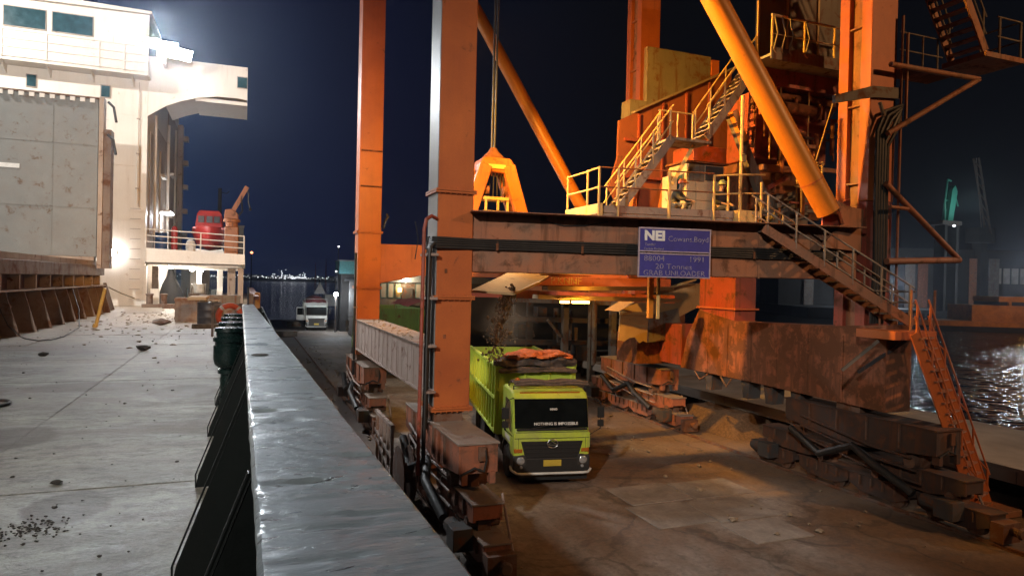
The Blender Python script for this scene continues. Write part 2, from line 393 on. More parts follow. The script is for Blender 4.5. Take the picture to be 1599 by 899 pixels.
# ------------------------------------------------------------------ mesh helpers
WP = {}        # world origin of every parent built in world coordinates
class MB:
    def __init__(s): s.v = []; s.f = []; s.mi = []; s.cur = 0
    def add(s, vs, fs):
        o = len(s.v); s.v += [Vector(p) for p in vs]
        for f in fs: s.f.append(tuple(i+o for i in f)); s.mi.append(s.cur)
        return s
    def box(s, a, b):
        x0, y0, z0 = (min(p, q) for p, q in zip(a, b)); x1, y1, z1 = (max(p, q) for p, q in zip(a, b))
        return s.add([(x0,y0,z0),(x1,y0,z0),(x1,y1,z0),(x0,y1,z0),(x0,y0,z1),(x1,y0,z1),(x1,y1,z1),(x0,y1,z1)],
                     [(0,3,2,1),(4,5,6,7),(0,1,5,4),(1,2,6,5),(2,3,7,6),(3,0,4,7)])
    def bar(s, p, q, w, h, upv=(0, 0, 1)):
        p, q = Vector(p), Vector(q); d = (q-p).normalized(); u = Vector(upv)
        if abs(d.dot(u)) > 0.98: u = Vector((0, 1, 0))
        r = d.cross(u).normalized(); u = r.cross(d)
        vs = []
        for c in (p, q):
            for sx, sz in ((-1,-1),(1,-1),(1,1),(-1,1)): vs.append(c + r*(sx*w/2) + u*(sz*h/2))
        return s.add(vs, [(0,1,2,3),(7,6,5,4),(0,4,5,1),(1,5,6,2),(2,6,7,3),(3,7,4,0)])
    def path(s, pts, r, n=8, closed=False, caps=True):
        pts = [Vector(p) for p in pts]; k = len(pts); rings = []
        prev = None
        for i, p in enumerate(pts):
            if closed: t = (pts[(i+1) % k]-pts[i-1]).normalized()
            elif i == 0: t = (pts[1]-pts[0]).normalized()
            elif i == k-1: t = (pts[-1]-pts[-2]).normalized()
            else: t = ((pts[i+1]-p).normalized()+(p-pts[i-1]).normalized()).normalized()
            if prev is None:
                a = Vector((0, 0, 1)) if abs(t.z) < 0.9 else Vector((1, 0, 0))
                a = (a - t*a.dot(t)).normalized()
            else:
                a = prev - t*prev.dot(t)
                a = a.normalized() if a.length > 1e-6 else t.orthogonal().normalized()
            prev = a; b = t.cross(a)
            rr = r[i] if isinstance(r, (list, tuple)) else r
            rings.append([p + a*(rr*math.cos(2*math.pi*j/n)) + b*(rr*math.sin(2*math.pi*j/n)) for j in range(n)])
        vs = [v for ring in rings for v in ring]; fs = []
        for i in range(k if closed else k-1):
            i2 = (i+1) % k
            for j in range(n): fs.append((i*n+j, i*n+(j+1) % n, i2*n+(j+1) % n, i2*n+j))
        if caps and not closed: fs += [tuple(range(n-1, -1, -1)), tuple((k-1)*n+j for j in range(n))]
        return s.add(vs, fs)
    def tube(s, p, q, r, n=10): return s.path([p, q], r, n)
    def prism(s, pts, ext):
        n = len(pts); e = Vector(ext); vs = [Vector(p) for p in pts]; vs += [p+e for p in vs]
        nrm = Vector((0,0,0))
        for i in range(n): nrm += vs[i].cross(vs[(i+1) % n])
        fs = [tuple(range(n)), tuple(range(2*n-1, n-1, -1))] + [(i, i+n, (i+1) % n+n, (i+1) % n) for i in range(n)]
        if nrm.dot(e) > 0: fs = [tuple(reversed(f)) for f in fs]
        return s.add(vs, fs)
    def lathe(s, c, prof, n=16, axis='Z'):
        c = Vector(c); vs = []; fs = []; k = len(prof)
        for r, z in prof:
            for j in range(n):
                a = 2*math.pi*j/n; x, y = r*math.cos(a), r*math.sin(a)
                vs.append(c + Vector({'Z': (x, y, z), 'X': (z, x, y), 'Y': (y, z, x)}[axis]))
        for i in range(k-1):
            for j in range(n): fs.append((i*n+j, i*n+(j+1) % n, (i+1)*n+(j+1) % n, (i+1)*n+j))
        fs += [tuple(range(n-1, -1, -1)), tuple((k-1)*n+j for j in range(n))]
        return s.add(vs, fs)
    def rock(s, c, r, sq=0.7):
        c = Vector(c)
        d = [(1,0,0),(-1,0,0),(0,1,0),(0,-1,0),(0,0,1),(0,0,-1)]
        rot = Matrix.Rotation(random.uniform(0, 6.28), 3, 'Z')
        vs = []
        for p in d + [(.6,.6,.6),(-.6,.6,.5),(.6,-.6,.5),(-.6,-.6,.6)]:
            q = rot @ Vector(p); q = Vector((q.x, q.y, q.z*sq))*r*random.uniform(0.7, 1.25); vs.append(c+q)
        return s.add(vs, [(0,6,4),(2,6,0),(4,6,2),(2,7,4),(1,7,2),(4,7,1),(0,8,3),(4,8,0),(3,8,4),(3,9,1),(1,9,4),(4,9,3),(2,0,5),(1,2,5),(3,1,5),(0,3,5)])
    def grid(s, x0, x1, y0, y1, nx, ny, fz):
        vs = [(x0+(x1-x0)*i/nx, y0+(y1-y0)*j/ny, fz(x0+(x1-x0)*i/nx, y0+(y1-y0)*j/ny)) for j in range(ny+1) for i in range(nx+1)]
        return s.add(vs, [(j*(nx+1)+i, j*(nx+1)+i+1, (j+1)*(nx+1)+i+1, (j+1)*(nx+1)+i) for j in range(ny) for i in range(nx)])
    def build(s, name, mat, parent=None, local=False, smooth=False, bevel=0.0, seg=1):
        lo = Vector([min(v[i] for v in s.v) for i in range(3)]); hi = Vector([max(v[i] for v in s.v) for i in range(3)])
        c = (lo+hi)/2
        me = bpy.data.meshes.new(name)
        me.from_pydata([v-c for v in s.v], [], s.f)
        mats = mat if isinstance(mat, (list, tuple)) else [mat]
        for m in mats: me.materials.append(M[m])
        if len(mats) > 1: me.polygons.foreach_set('material_index', s.mi)
        if smooth:
            me.polygons.foreach_set('use_smooth', [True]*len(me.polygons))
            try: me.set_sharp_from_angle(angle=R(40))
            except Exception: pass
        me.update()
        o = bpy.data.objects.new(name, me); col.objects.link(o)
        if parent is not None: o.parent = parent
        o.location = c - (WP[parent.name] if parent is not None and not local else Vector((0, 0, 0)))
        WP[o.name] = c if not local else c
        if bevel > 0:
            b = o.modifiers.new('bevel', 'BEVEL'); b.width = bevel; b.segments = seg; b.limit_method = 'ANGLE'; b.angle_limit = R(35)
        return o
def sub(mb, name, mat, parent, **kw):
    """child of a part inside a locally built (rotated) thing"""
    o = mb.build(name, mat, None, local=True, **kw)
    o.parent = parent; o.location = o.location - WP[parent.name]
    return o
def empty(name, loc, rz=0.0, local=False):
    o = bpy.data.objects.new(name, None); col.objects.link(o)
    o.location = loc; o.rotation_euler = (0, 0, rz); o.empty_display_size = 0.3
    WP[o.name] = Vector((0, 0, 0)) if local else Vector(loc)
    return o
def tag(o, label=None, cat=None, group=None, kind=None):
    if label: o['label'] = label
    if cat: o['category'] = cat
    if group: o['group'] = group
    if kind: o['kind'] = kind
    return o
def twin(o, d, parent=None, name=None):
    """another object sharing the mesh of o, shifted by d"""
    c = o.copy(); col.objects.link(c); c.location = o.location + Vector(d)
    WP[c.name] = WP[o.name] + Vector(d)
    if parent is not None:
        c.parent = parent
    return c
def copy_tree(o, parent=None):
    c = o.copy(); col.objects.link(c); WP[c.name] = WP.get(o.name, Vector((0, 0, 0))).copy()
    if parent is not None: c.parent = parent
    for ch in [x for x in bpy.data.objects if x.parent == o]: copy_tree(ch, c)
    return c
def text(name, body, size, loc, rx, rz, mat, parent, local=False, ext=0.004, align='CENTER', bold=0.0, squeeze=1.0):
    cu = bpy.data.curves.new(name, 'FONT'); cu.body = body; cu.size = size; cu.extrude = ext; cu.align_x = align; cu.align_y = 'CENTER'; cu.offset = bold
    cu.resolution_u = 2
    tmp = bpy.data.objects.new(name+'_tmp', cu); col.objects.link(tmp)
    dg = bpy.context.evaluated_depsgraph_get(); dg.update()
    me = bpy.data.meshes.new_from_object(tmp.evaluated_get(dg))
    bpy.data.objects.remove(tmp); bpy.data.curves.remove(cu)
    me.transform(Matrix.Diagonal((squeeze, 1, 1, 1)))
    me.materials.clear(); me.materials.append(M[mat])
    o = bpy.data.objects.new(name, me); col.objects.link(o)
    o.parent = parent
    o.rotation_euler = (rx, 0, rz)
    o.location = Vector(loc) - WP[parent.name]
    WP[o.name] = Vector(loc)
    return o
# ================================================================== WATER, QUAY
w = MB().add([(-4000, -600, -2.2), (4000, -600, -2.2), (4000, 5000, -2.2), (-4000, 5000, -2.2)], [(0, 1, 2, 3)]).build('water', 'water'); tag(w, kind='structure')

def qz(x, y):
    if abs(x-4.5) < 0.9 or abs(x-16.2) < 0.9: return 0.0
    return 0.014*(noise.noise(Vector((x*0.35, y*0.3, 0)))+0.6*noise.noise(Vector((x*1.1, y*0.9, 3))))
mb = MB().grid(1.4, 26.4, -40, 24, 72, 150, qz)
mb.grid(1.4, 26.4, 24, 98, 50, 80, qz)
mb.add([(1.4,-40,-3),(26.4,-40,-3),(26.4,98,-3),(1.4,98,-3),(1.4,-40,0.0),(26.4,-40,0.0),(26.4,98,0.0),(1.4,98,0.0)], [(0,1,5,4),(1,2,6,5),(2,3,7,6),(3,0,4,7)])
quay = mb.build('quay', 'quay_concrete', smooth=True); tag(quay, kind='structure')

# raised conveyor deck on the far side of the quay, its paving slabs one by one
root = empty('loading_platform', (22.4, 20, 0)); tag(root, 'long low concrete platform with pale top running along the far edge of the quay', 'platform')
y = -12.0
while y < 70:
    MB().box((19.4, y, 0.68), (25.6, y+5.97, 1.0)).build('deck_slab', 'far_pale', root)
    y += 6.0
for y in range(-10, 70, 4):
    MB().box((19.9, y, -0.05), (20.4, y+0.5, 0.679)).build('pier', 'plant_grey', root)
MB().box((24.9, -12, -0.05), (25.2, 72, 0.678)).build('back_wall', 'plant_grey', root)
MB().box((19.42, -12, 1.0), (19.62, 72, 1.1)).build('kerb', 'far_pale', root)

# crane rails
for x, lab in ((4.5, 'brown steel crane rail beside the ship running along the quay edge'), (16.2, 'brown steel crane rail on the landward side of the quay under the dark bogies')):
    m = MB(); m.box((x-0.09, -40, -0.03), (x+0.09, 95, 0.015)); m.box((x-0.035, -40, 0.0145), (x+0.035, 95, 0.075))
    tag(m.build('crane_rail', 'bogie_steel'), lab, 'rail', 'crane rails on the quay')
# newer concrete panels
for i, (x0, y0, x1, y1) in enumerate(((9.3, 13.7, 11.0, 15.3), (11.05, 13.6, 12.9, 15.2), (9.6, 15.4, 11.5, 16.9), (11.6, 15.35, 13.6, 16.8), (10.9, 12.2, 12.6, 13.5))):
    p = MB().box((x0, y0, -0.1), (x1, y1, 0.020)).build('concrete_panel', 'quay_panel', bevel=0.008)
    p.parent = quay; p.location = p.location - WP['quay']
# loose stones along the water-side rail and on the ore dust
random.seed(11)
m = MB()
for _ in range(420):
    y = random.uniform(9, 60); x = random.choice((random.uniform(2.6, 5.6), random.uniform(2.6, 5.6), random.uniform(11, 17.5)))
    m.rock((x, y, 0.03), random.uniform(0.02, 0.085)*(1 if random.random() < 0.9 else 1.8))
tag(m.build('quay_rubble', 'stone_tan'), 'tan stones and lumps scattered along the crane rails on the quay', 'rubble', kind='stuff')
# heap of spilled ore against the landward rail
m = MB()
def hz(x, y):
    e = max(abs(x-19.0)/1.7, abs(y-23.4)/2.6)
    base = 1.0 if e < 0.55 else max(0.0, (1.0-e)/0.45)
    return -0.05 + (0.75*base*(1+0.0))+0.10*noise.noise(Vector((x*1.7, y*1.7, 5)))*(1 if e < 1 else 0.2)
m.grid(16.9, 20.9, 20.4, 26.2, 26, 30, hz)
tag(m.build('ore_heap', 'dirt_heap', smooth=True), 'flat-topped brown heap of spilled ore beside the landward crane rail', 'heap')

# ================================================================== SHIP
DZ = 4.15
ship = empty('cargo_ship', (-5, 30, 0)); tag(ship, 'moored cargo ship seen along its littered grey side deck to the lit white deckhouse', 'ship')
m = MB(); m.prism([(0.42, -60, -3), (0.42, -60, DZ-0.06), (-20, -60, DZ-0.06), (-20, -60, -3)], (0, 128, 0)); m.build('hull', 'hull_dark', ship)
# deck plates, lapped with a seam between
random.seed(3)
y = -6.0
while y < 72:
    x = 0.40; first = True
    while x > -7.0 + (0 if y < 34 else 1.4):
        wd = 2.45 if first else 2.5
        o = MB().box((x-wd+0.008, y+0.008, DZ-0.05), (x, y+2.99, DZ+random.uniform(-0.004, 0.003))).build('deck_plate', 'deck_steel', ship)
        x -= wd; first = False
    y += 3.0
# bulwark: plate, flat top rail tapering away, stays
bw = MB()
bw.box((0.27, -4, DZ), (0.285, 13.4, 5.25)); bulw = bw.build('bulwark', 'bulwark_green', ship)
def rail_edge(y):
    """left and right edge of the tapering, knocked-about rail plate"""
    t = (y-1.1)/12.1
    xl = 0.030 - 0.088*t; xr = 0.372 - 0.235*t
    return xl + 0.004*noise.noise(Vector((0, y*2.2, 4))) + 0.002*noise.noise(Vector((0, y*9, 4))), xr + 0.005*noise.noise(Vector((3, y*1.4, 4)))
def dent(x, y):
    d = 0.0022*noise.noise(Vector((x*4, y*1.3, 0.3)))
    c_ = noise.noise(Vector((x*6+2, y*20+x*4, 7.7)))
    d -= 0.0075*max(0.0, c_-0.22)*2.2
    c2 = noise.noise(Vector((x*18, y*34, 2.2)))
    d -= 0.0022*max(0.0, c2-0.2)*1.6
    return d
NX, NY = 34, 1100
ys = [0.35 + (13.2-0.35)*(j/NY)**1.5 for j in range(NY+1)]
vs = []; fs = []
for y in ys:
    xl, xr = rail_edge(y)
    row = [(xl+0.004, y, 5.262), (xl-0.001, y, 5.268), (xl, y, 5.292+0.4*dent(xl, y))]
    for i in range(NX+1):
        x = xl+0.008+(xr-xl-0.016)*i/NX
        row.append((x, y, 5.300+dent(x, y)))
    row += [(xr, y, 5.292), (xr-0.004, y, 5.262)]
    vs += row
W_ = NX+6
for j in range(NY):
    for i in range(W_-1): fs.append((j*W_+i, j*W_+i+1, (j+1)*W_+i+1, (j+1)*W_+i))
    fs.append((j*W_+W_-1, j*W_, (j+1)*W_, (j+1)*W_+W_-1))
fs.append(tuple(NY*W_+i for i in range(W_))); fs.append(tuple(range(W_-1, -1, -1)))
MB().add(vs, fs).build('rail_plate', 'bulwark_paint', bulw, smooth=True)
for y in (2.2, 4.0, 5.8, 7.6, 9.4, 11.2, 12.8):
    m = MB()
    m.prism([(0.268, y, DZ), (-0.34, y, DZ), (-0.32, y, DZ+0.10), (0.03, y, 5.20), (0.268, y, 5.26)], (0, 0.014, 0))
    m.prism([(-0.341, y-0.012, DZ), (-0.345, y-0.012, DZ+0.10), (0.015, y-0.012, 5.21), (0.024, y-0.012, 5.205), (-0.335, y-0.012, DZ+0.1), (-0.335, y-0.012, DZ)], (0, 0.04, 0))
    m.build('stay', 'bulwark_green', bulw, bevel=0.004)
m = MB(); m.tube((0.04, 13.0, 5.3), (0.04, 13.0, 5.62), 0.018); m.build('rail_pin', 'hull_dark', bulw)
# fairlead posts beyond the end of the bulwark
for x, yy in ((0.13, 22.0), (0.36, 24.2)):
    m = MB(); m.box((x-0.09, yy, DZ), (x+0.09, yy+0.2, 5.28)); m.prism([(x-0.09, yy+0.2, DZ), (x-0.09, yy+0.7, DZ), (x-0.09, yy+0.2, 5.1)], (0.18, 0, 0)); m.build('fairlead_post', 'coaming_brown', ship, bevel=0.01)
m = MB(); m.box((0.15, 22.2, 5.1), (0.38, 40, 5.2)); m.build('side_rail', 'coaming_red', ship)
m = MB(); m.box((0.18, 13.4, DZ), (0.20, 40, 4.42)); m.build('waterway_bar', 'coaming_brown', ship)

# hatch coaming with stays
hc = MB().box((-6.1, -4, DZ), (-6.0, 33.4, 6.1)).build('hatch_coaming', 'coaming_red', ship)
MB().box((-6.25, -4, 5.72), (-5.66, 33.5, 6.12)).build('top_band', 'coaming_brown', hc, bevel=0.02)
MB().box((-6.0, -4, 5.27), (-5.60, 33.5, 5.31)).build('stiffener', 'coaming_edge', hc)
MB().box((-6.0, -4, 6.12), (-5.75, 33.4, 6.30)).build('hatch_rail', 'coaming_edge', hc)
y = 5.0
while y < 33.4:
    m = MB()
    m.prism([(-5.999, y, DZ), (-5.30, y, DZ), (-5.62, y, 5.262), (-5.999, y, 5.262)], (0, 0.03, 0))
    m.build('lower_stay', 'coaming_brown', hc)
    MB().box((-5.999, y-0.05, 5.318), (-5.72, y+0.05, 5.715)).build('upper_stay', 'coaming_edge', hc)
    MB().box((-5.999, y+0.06, 4.72), (-5.86, y+0.62, 4.77)).build('pipe_clip', 'coaming_brown', hc)
    y += 1.55
m = MB(); m.path([(-5.93, -4, 4.84), (-5.93, 33, 4.84)], 0.045, 8); m.build('side_pipe', 'coaming_brown', hc)
m = MB(); m.prism([(-5.7, 33.5, DZ), (-5.7, 35.6, DZ), (-5.7, 33.5, 5.4)], (0.12, 0, 0)); m.build('end_bracket', 'coaming_brown', hc)

# the folded-up hatch cover
hcv = empty('hatch_cover', (-10, 31.8, 6.2)); tag(hcv, 'tall grey steel hatch cover standing folded upright before the white deckhouse', 'hatch cover')
MB().box((-16, 31.5, 6.45), (-5.62, 31.95, 12.75)).build('panel', 'cover_grey', hcv, bevel=0.02)
MB().box((-5.60, 31.45, 6.0), (-5.44, 31.98, 12.85)).build('side_channel', 'coaming_edge', hcv)
MB().box((-5.43, 31.55, 6.0), (-5.18, 32.2, 11.6)).build('hinge_arm', 'coaming_brown', hcv)
MB().box((-16, 31.46, 12.76), (-5.62, 31.99, 12.83)).build('edge_strip', 'coaming_brown', hcv)
x = -5.75
while x > -12:
    MB().box((x-0.17, 31.42, 12.60), (x, 31.498, 12.755)).build('edge_lug', 'ship_white', hcv); x -= 0.34
for x_ in (-7.2, -9.4, -11.6): MB().box((x_, 31.488, 6.5), (x_+0.035, 31.4985, 12.55)).build('weld_seam', 'cover_grey', hcv)
for z_ in (8.4, 10.9): MB().box((-15.9, 31.488, z_), (-5.7, 31.4975, z_+0.03)).build('weld_seam', 'cover_grey', hcv)
MB().box((-9.6, 31.486, 9.8), (-8.25, 31.499, 9.97)).build('white_mark', 'lettering_white', hcv)
m = MB(); m.box((-16, 31.44, 6.3), (-5.7, 31.9, 6.449)); m.build('lower_edge', 'coaming_edge', hcv)
m = MB(); m.prism([(-7.6, 31.3, 6.18), (-6.1, 31.3, 6.34), (-6.0, 31.3, 6.22), (-6.6, 31.3, 6.02), (-7.5, 31.3, 6.05)], (0, 0.3, 0)); m.build('drain_trough', 'hull_dark', hcv)
for z0, z1 in ((11.9, 12.7), (10.6, 11.4)):
    m = MB(); m.path([(-5.3, 31.5, z1), (-5.1, 31.5, z1-0.2), (-5.0, 31.5, z0)], 0.05, 6); m.build('lifting_pin', 'hull_dark', hcv)

# deckhouse
dh = MB()
dh.box((-18, 40, DZ), (-4.93, 57, 18.9))
house = dh.build('deckhouse', 'ship_white', ship)
# darker side panels along the alley, shade of that wall put into the colour
for i, (y0, y1, z0, z1, mt) in enumerate(((40.9, 42.0, 8.0, 13.4, 'ship_shade_trim'), (43.0, 48.6, 7.6, 14.2, 'ship_shade_trim'), (49.4, 56.6, 7.6, 16.6, 'ship_shade_trim'))):
    MB().box((-4.925, y0, z0), (-4.87, y1, z1)).build('side_shade_panel', mt, house)
for y, z0, z1, r in ((42.4, 7.2, 14.6, 0.07), (44.6, 7.2, 13.0, 0.05), (48.9, 7.2, 15.4, 0.09), (53.5, 7.2, 16.0, 0.06)):
    m = MB(); m.tube((-4.8, y, z0), (-4.8, y, z1), r, 8); m.build('side_pipe', 'ship_white', house)
for y0, z in ((45.2, 11.6), (50.5, 12.4), (50.5, 9.6)):
    m = MB(); m.box((-4.86, y0, z), (-4.62, y0+1.6, z+0.18)); m.build('cable_tray', 'ship_white', house)
MB().box((-4.92, 55.9, 7.3), (-4.55, 56.95, 16.9)).build('corner_casing', 'ship_shade_trim', house)
for z in (8.6, 10.4, 12.2, 14.0, 15.8):
    MB().box((-4.54, 56.2, z), (-4.2, 56.9, z+0.35)).build('lamp_bracket', 'ship_shade_trim', house)
for z in (8.6, 11.4, 14.0):
    MB().box((-17.9, 39.985, z), (-4.94, 39.999, z+0.03)).build('weld_seam', 'ship_white', house)
for x in (-7.4, -9.8, -12.2):
    MB().box((x, 39.986, 4.2), (x+0.03, 39.9985, 15.4)).build('weld_seam', 'ship_white', house)
m = MB(); m.path([(-5.35, 39.9, 9.4), (-5.35, 39.9, 15.7)], 0.035, 8); m.build('conduit', 'ship_white', house)
for z in (10.2, 12.0, 13.8): MB().box((-5.42, 39.86, z), (-5.28, 39.999, z+0.06)).build('conduit_clip', 'ship_shade_trim', house)
MB().box((-8.6, 39.9, 9.1), (-8.1, 39.999, 9.7)).build('junction_box', 'ship_shade_trim', house, bevel=0.02)
# ladder rungs on the front
z = 4.5
while z < 9.2:
    m = MB(); m.path([(-5.62, 39.99, z), (-5.62, 39.86, z), (-5.15, 39.86, z), (-5.15, 39.99, z)], 0.016, 6); m.build('ladder_rung', 'ship_shade_trim', house); z += 0.52
# port windows
for x0, z0 in ((-10.27, 14.88), (-7.09, 14.74)):
    f = MB(); f.box((x0, 39.94, z0), (x0+0.48, 39.999, z0+0.66)); fo = f.build('port_window', 'ship_shade_trim', house, bevel=0.05, seg=2)
    MB().box((x0+0.05, 39.925, z0+0.05), (x0+0.43, 39.941, z0+0.61)).build('pane', 'window_glass', fo, bevel=0.03)
# bridge: windows with frames
for i in range(5):
    x0 = -9.19 - 2.02*i
    if i == 0: x0 = -9.19
    f = MB().box((x0-0.05, 39.96, 17.73), (x0+1.77, 39.998, 18.78)).build('bridge_window', 'ship_shade_trim', house, bevel=0.02)
    MB().box((x0, 39.945, 17.79), (x0+1.72, 39.962, 18.72)).build('pane', 'window_glass', f)
MB().prism([(-18, 39.8, 19.0), (-4.8, 39.8, 19.28), (-4.8, 39.8, 19.42), (-18, 39.8, 19.55)], (0, 17.4, 0)).build('bridge_roof', 'ship_white', house)
MB().box((-18, 40.0, 18.9), (-4.93, 40.2, 19.3)).build('roof_fascia', 'ship_white', house)
# bridge walkway with a plated front
wk = MB().box((-18, 38.95, 15.86), (-4.82, 39.999, 16.02)).build('bridge_walkway', 'ship_white', house)
MB().box((-18, 38.90, 16.02), (-4.82, 38.94, 17.28)).build('front_plating', 'ship_white', wk)
for z in (16.45, 16.85, 17.26):
    MB().box((-18, 38.86, z), (-4.82, 38.898, z+0.035)).build('plating_rib', 'ship_white', wk)
for x in (-11.0, -9.2, -7.0, -5.9, -4.86):
    MB().box((x, 38.855, 16.0), (x+0.05, 38.9, 17.3)).build('plating_post', 'ship_white', wk)
for x in (-17, -15, -13, -11.1, -9.25, -7.4, -5.6):
    MB().prism([(x, 39.0, 15.855), (x, 39.998, 15.855), (x, 39.998, 15.45)], (0.06, 0, 0)).build('bracket', 'ship_white', wk)
# bridge wing with the arched underside
pts = [(-4.92, 40, 17.16), (-0.12, 40, 17.2), (-0.12, 40, 15.42), (-0.6, 40, 15.47), (-1.6, 40, 15.45), (-2.6, 40, 15.26), (-3.4, 40, 14.98), (-4.1, 40, 14.65), (-4.92, 40, 14.05)]
wing = MB().prism(pts, (0, 0.12, 0)).build('bridge_wing', 'ship_white', ship)
m = MB()
m.prism([(x, 40.121, z) for x, _, z in pts[1:8]][::-1] + [(-4.9, 40.121, 15.9), (-4.9, 40.121, 17.0)], (0, 3.4, 0)); m.build('wing_box', 'ship_white', wing)
m = MB(); m.box((-2.7, 40.1, 15.13), (-0.12, 43.6, 15.32)); m.build('wing_floor', 'ship_white', wing)
f = MB().box((-0.66, 39.955, 16.02), (-0.125, 39.999, 16.66)).build('wing_window', 'ship_shade_trim', wing)
MB().box((-0.62, 39.94, 16.06), (-0.15, 39.956, 16.62)).build('pane', 'window_glass', f)
# open-sided poop: deck slab above the side passage, posts, door post
slab = MB().prism([(-4.929, 39.9, 6.44), (-0.09, 39.9, 6.44), (-0.09, 39.9, 7.0), (-4.929, 39.9, 7.18)], (0, 26, 0)).build('boat_deck', 'ship_white', ship)
MB().box((-4.92, 40.4, 6.30), (-0.4, 40.6, 6.438)).build('deck_beam', 'ship_white', slab)
for y in (43, 46, 49, 52, 55, 58, 61):
    MB().box((-4.92, y, 6.22), (-0.3, y+0.14, 6.438)).build('deck_beam', 'ship_white', slab)
for x, y, wd, mt, z0 in ((-5.0, 39.93, 0.16, 'ship_white', DZ), (-4.62, 40.2, 0.30, 'timber', DZ+0.9), (-1.75, 48, 0.34, 'ship_white', DZ), (-1.0, 42.5, 0.42, 'coaming_edge', DZ), (-0.42, 40.2, 0.28, 'coaming_edge', DZ), (-3.2, 52.0, 0.3, 'ship_white', DZ), (-3.9, 56.0, 0.5, 'ship_white', DZ)):
    MB().box((x, y, z0), (x+wd, y+0.25, 6.25)).build('deck_post', mt, ship, bevel=0.01)
MB().box((-4.66, 40.1, DZ), (-4.28, 40.5, DZ+0.9)).build('post_foot', 'ship_white', ship)
MB().box((-4.92, 40.3, DZ), (-4.86, 44, 6.3)).build('passage_wall', 'timber', ship)
MB().box((-4.9, 61.0, DZ), (-2.8, 61.2, 6.3)).build('passage_bulkhead', 'ship_shade_trim', ship)
# boat deck railing
rl = empty('deck_railing', (-2.6, 40, 7.1)); rl.parent = ship; rl.location = Vector((-2.6, 40, 7.1)) - WP[ship.name]
for z in (0.34, 0.66, 1.0):
    m = MB(); m.path([(-4.9, 39.98, 7.17+z), (-0.14, 39.98, 7.0+z)], 0.028, 8); m.build('handrail', 'ship_white', rl)
    m = MB(); m.path([(-0.14, 39.98, 7.0+z), (-0.14, 60, 7.0+z)], 0.028, 6); m.build('handrail', 'ship_white', rl)
for x, y in ((-4.9, 39.98), (-2.3, 39.98), (-0.14, 39.98), (-0.14, 43), (-0.14, 46), (-0.14, 49), (-0.14, 52)):
    zb = 7.0 + 0.17*(-0.14-x)/4.76
    m = MB(); m.tube((x, y, zb), (x, y, zb+1.0), 0.032, 8); m.build('railing_post', 'ship_white', rl)

# ---- lamps of the ship
def flood(name, loc, aim, label, emat='lamp_white', w=0.55, h=0.4):
    t = empty(name, loc); tag(t, label, 'lamp')
    d = (Vector(aim)-Vector(loc)).normalized(); q = d.to_track_quat('-Z', 'Y').to_matrix()
    def rotd(mb):
        mb.v = [Vector(loc) + q @ v for v in mb.v]; return mb
    m = MB(); m.box((-w/2, -h/2, 0.02), (w/2, h/2, 0.2)); rotd(m).build('housing', 'hull_dark', t, bevel=0.02)
    m = MB(); m.box((-w/2+0.03, -h/2+0.03, -0.012), (w/2-0.03, h/2-0.03, 0.018)); rotd(m).build('lamp_face', emat, t)
    m = MB(); m.path([(-w/2-0.04, 0, 0.1), (-w/2-0.04, 0, 0.42), (w/2+0.04, 0, 0.42), (w/2+0.04, 0, 0.1)], 0.02, 6); rotd(m).build('bracket', 'hull_dark', t)
    return t
bl = Vector(BRIDGE_LAMP)
flood('floodlight', bl + Vector((0, 0.35, 0.0)), (0.0, 4.0, 6.5), 'glaring white floodlight at the corner of the bridge where the wing begins', w=1.0, h=0.8)
t = flood('floodlight', bl + Vector((-0.75, 0.5, 0.25)), (-1.0, 8.0, 4.5), 'second lamp head added left of the glaring floodlight to widen its glow', w=0.7, h=0.55)  # extra glowing head, stands in for the wide lamp glare
t = flood('floodlight', Vector(QUAY_SIDE_LAMP) + Vector((0, 0.4, 0)), (8, 16, 1), 'third white floodlight on the bridge corner, turned towards the quay', w=0.8, h=0.6)
m = MB(); m.box((-5.9, 38.99, 17.3), (-3.4, 39.15, 17.42)); m.box((-4.2, 39.0, 16.6), (-4.05, 39.9, 17.35)); m.build('lamp_shelf', 'ship_white', wk)
def bulkhead(loc, label, r, mat, power, colr, axis='Y'):
    t = empty('bulkhead_lamp', loc); tag(t, label, 'lamp')
    MB().lathe(loc, [(r*0.3, 0.0), (r, 0.02), (r, 0.07), (r*0.8, 0.08)], 14, axis).build('housing', 'hull_dark', t)
    o = MB().lathe(Vector(loc) - Vector({'Y': (0, 0.10, 0), 'Z': (0, 0, 0.10)}[axis]), [(r*0.25, -0.03), (r*0.8, 0.0), (r*0.85, 0.08), (r*0.8, 0.1)], 14, axis).build('lamp_globe', mat, t)
    point('bulkhead_light', Vector(loc) - Vector({'Y': (0, 0.35, 0), 'Z': (0, 0, 0.3)}[axis]), power, colr, 0.1)
bulkhead((-6.4, 39.88, 6.88), 'round white lamp glowing on the deckhouse front above the coaming end', 0.2, 'lamp_white', 30, (1, 0.95, 0.86))
bulkhead((-3.9, 42.0, 6.28), 'leftmost of the ceiling lamps in the passage under the boat deck', 0.13, 'lamp_white', 300, (1, 0.9, 0.75), 'Z')
bulkhead((-3.2, 47.5, 6.2), 'second ceiling lamp from the left in the passage under the boat deck', 0.14, 'lamp_white', 260, (1, 0.93, 0.82), 'Z')
bulkhead((-2.9, 51.5, 6.2), 'rightmost and farthest ceiling lamp in the passage under the boat deck', 0.14, 'lamp_white', 260, (1, 0.93, 0.82), 'Z')
t = empty('tube_lamp', (-4.6, 46, 9.5)); tag(t, 'white fluorescent tube lamp shining on the side wall over the boat deck', 'lamp')
MB().box((-4.86, 45.6, 9.56), (-4.3, 46.4, 9.66)).build('housing', 'ship_white', t)
MB().box((-4.88, 45.65, 9.44), (-4.2, 46.35, 9.555)).build('lamp_tube', 'lamp_tube', t)
point('tube_light', (-4.0, 46, 9.2), 300, (0.9, 0.97, 1.0), 0.15)

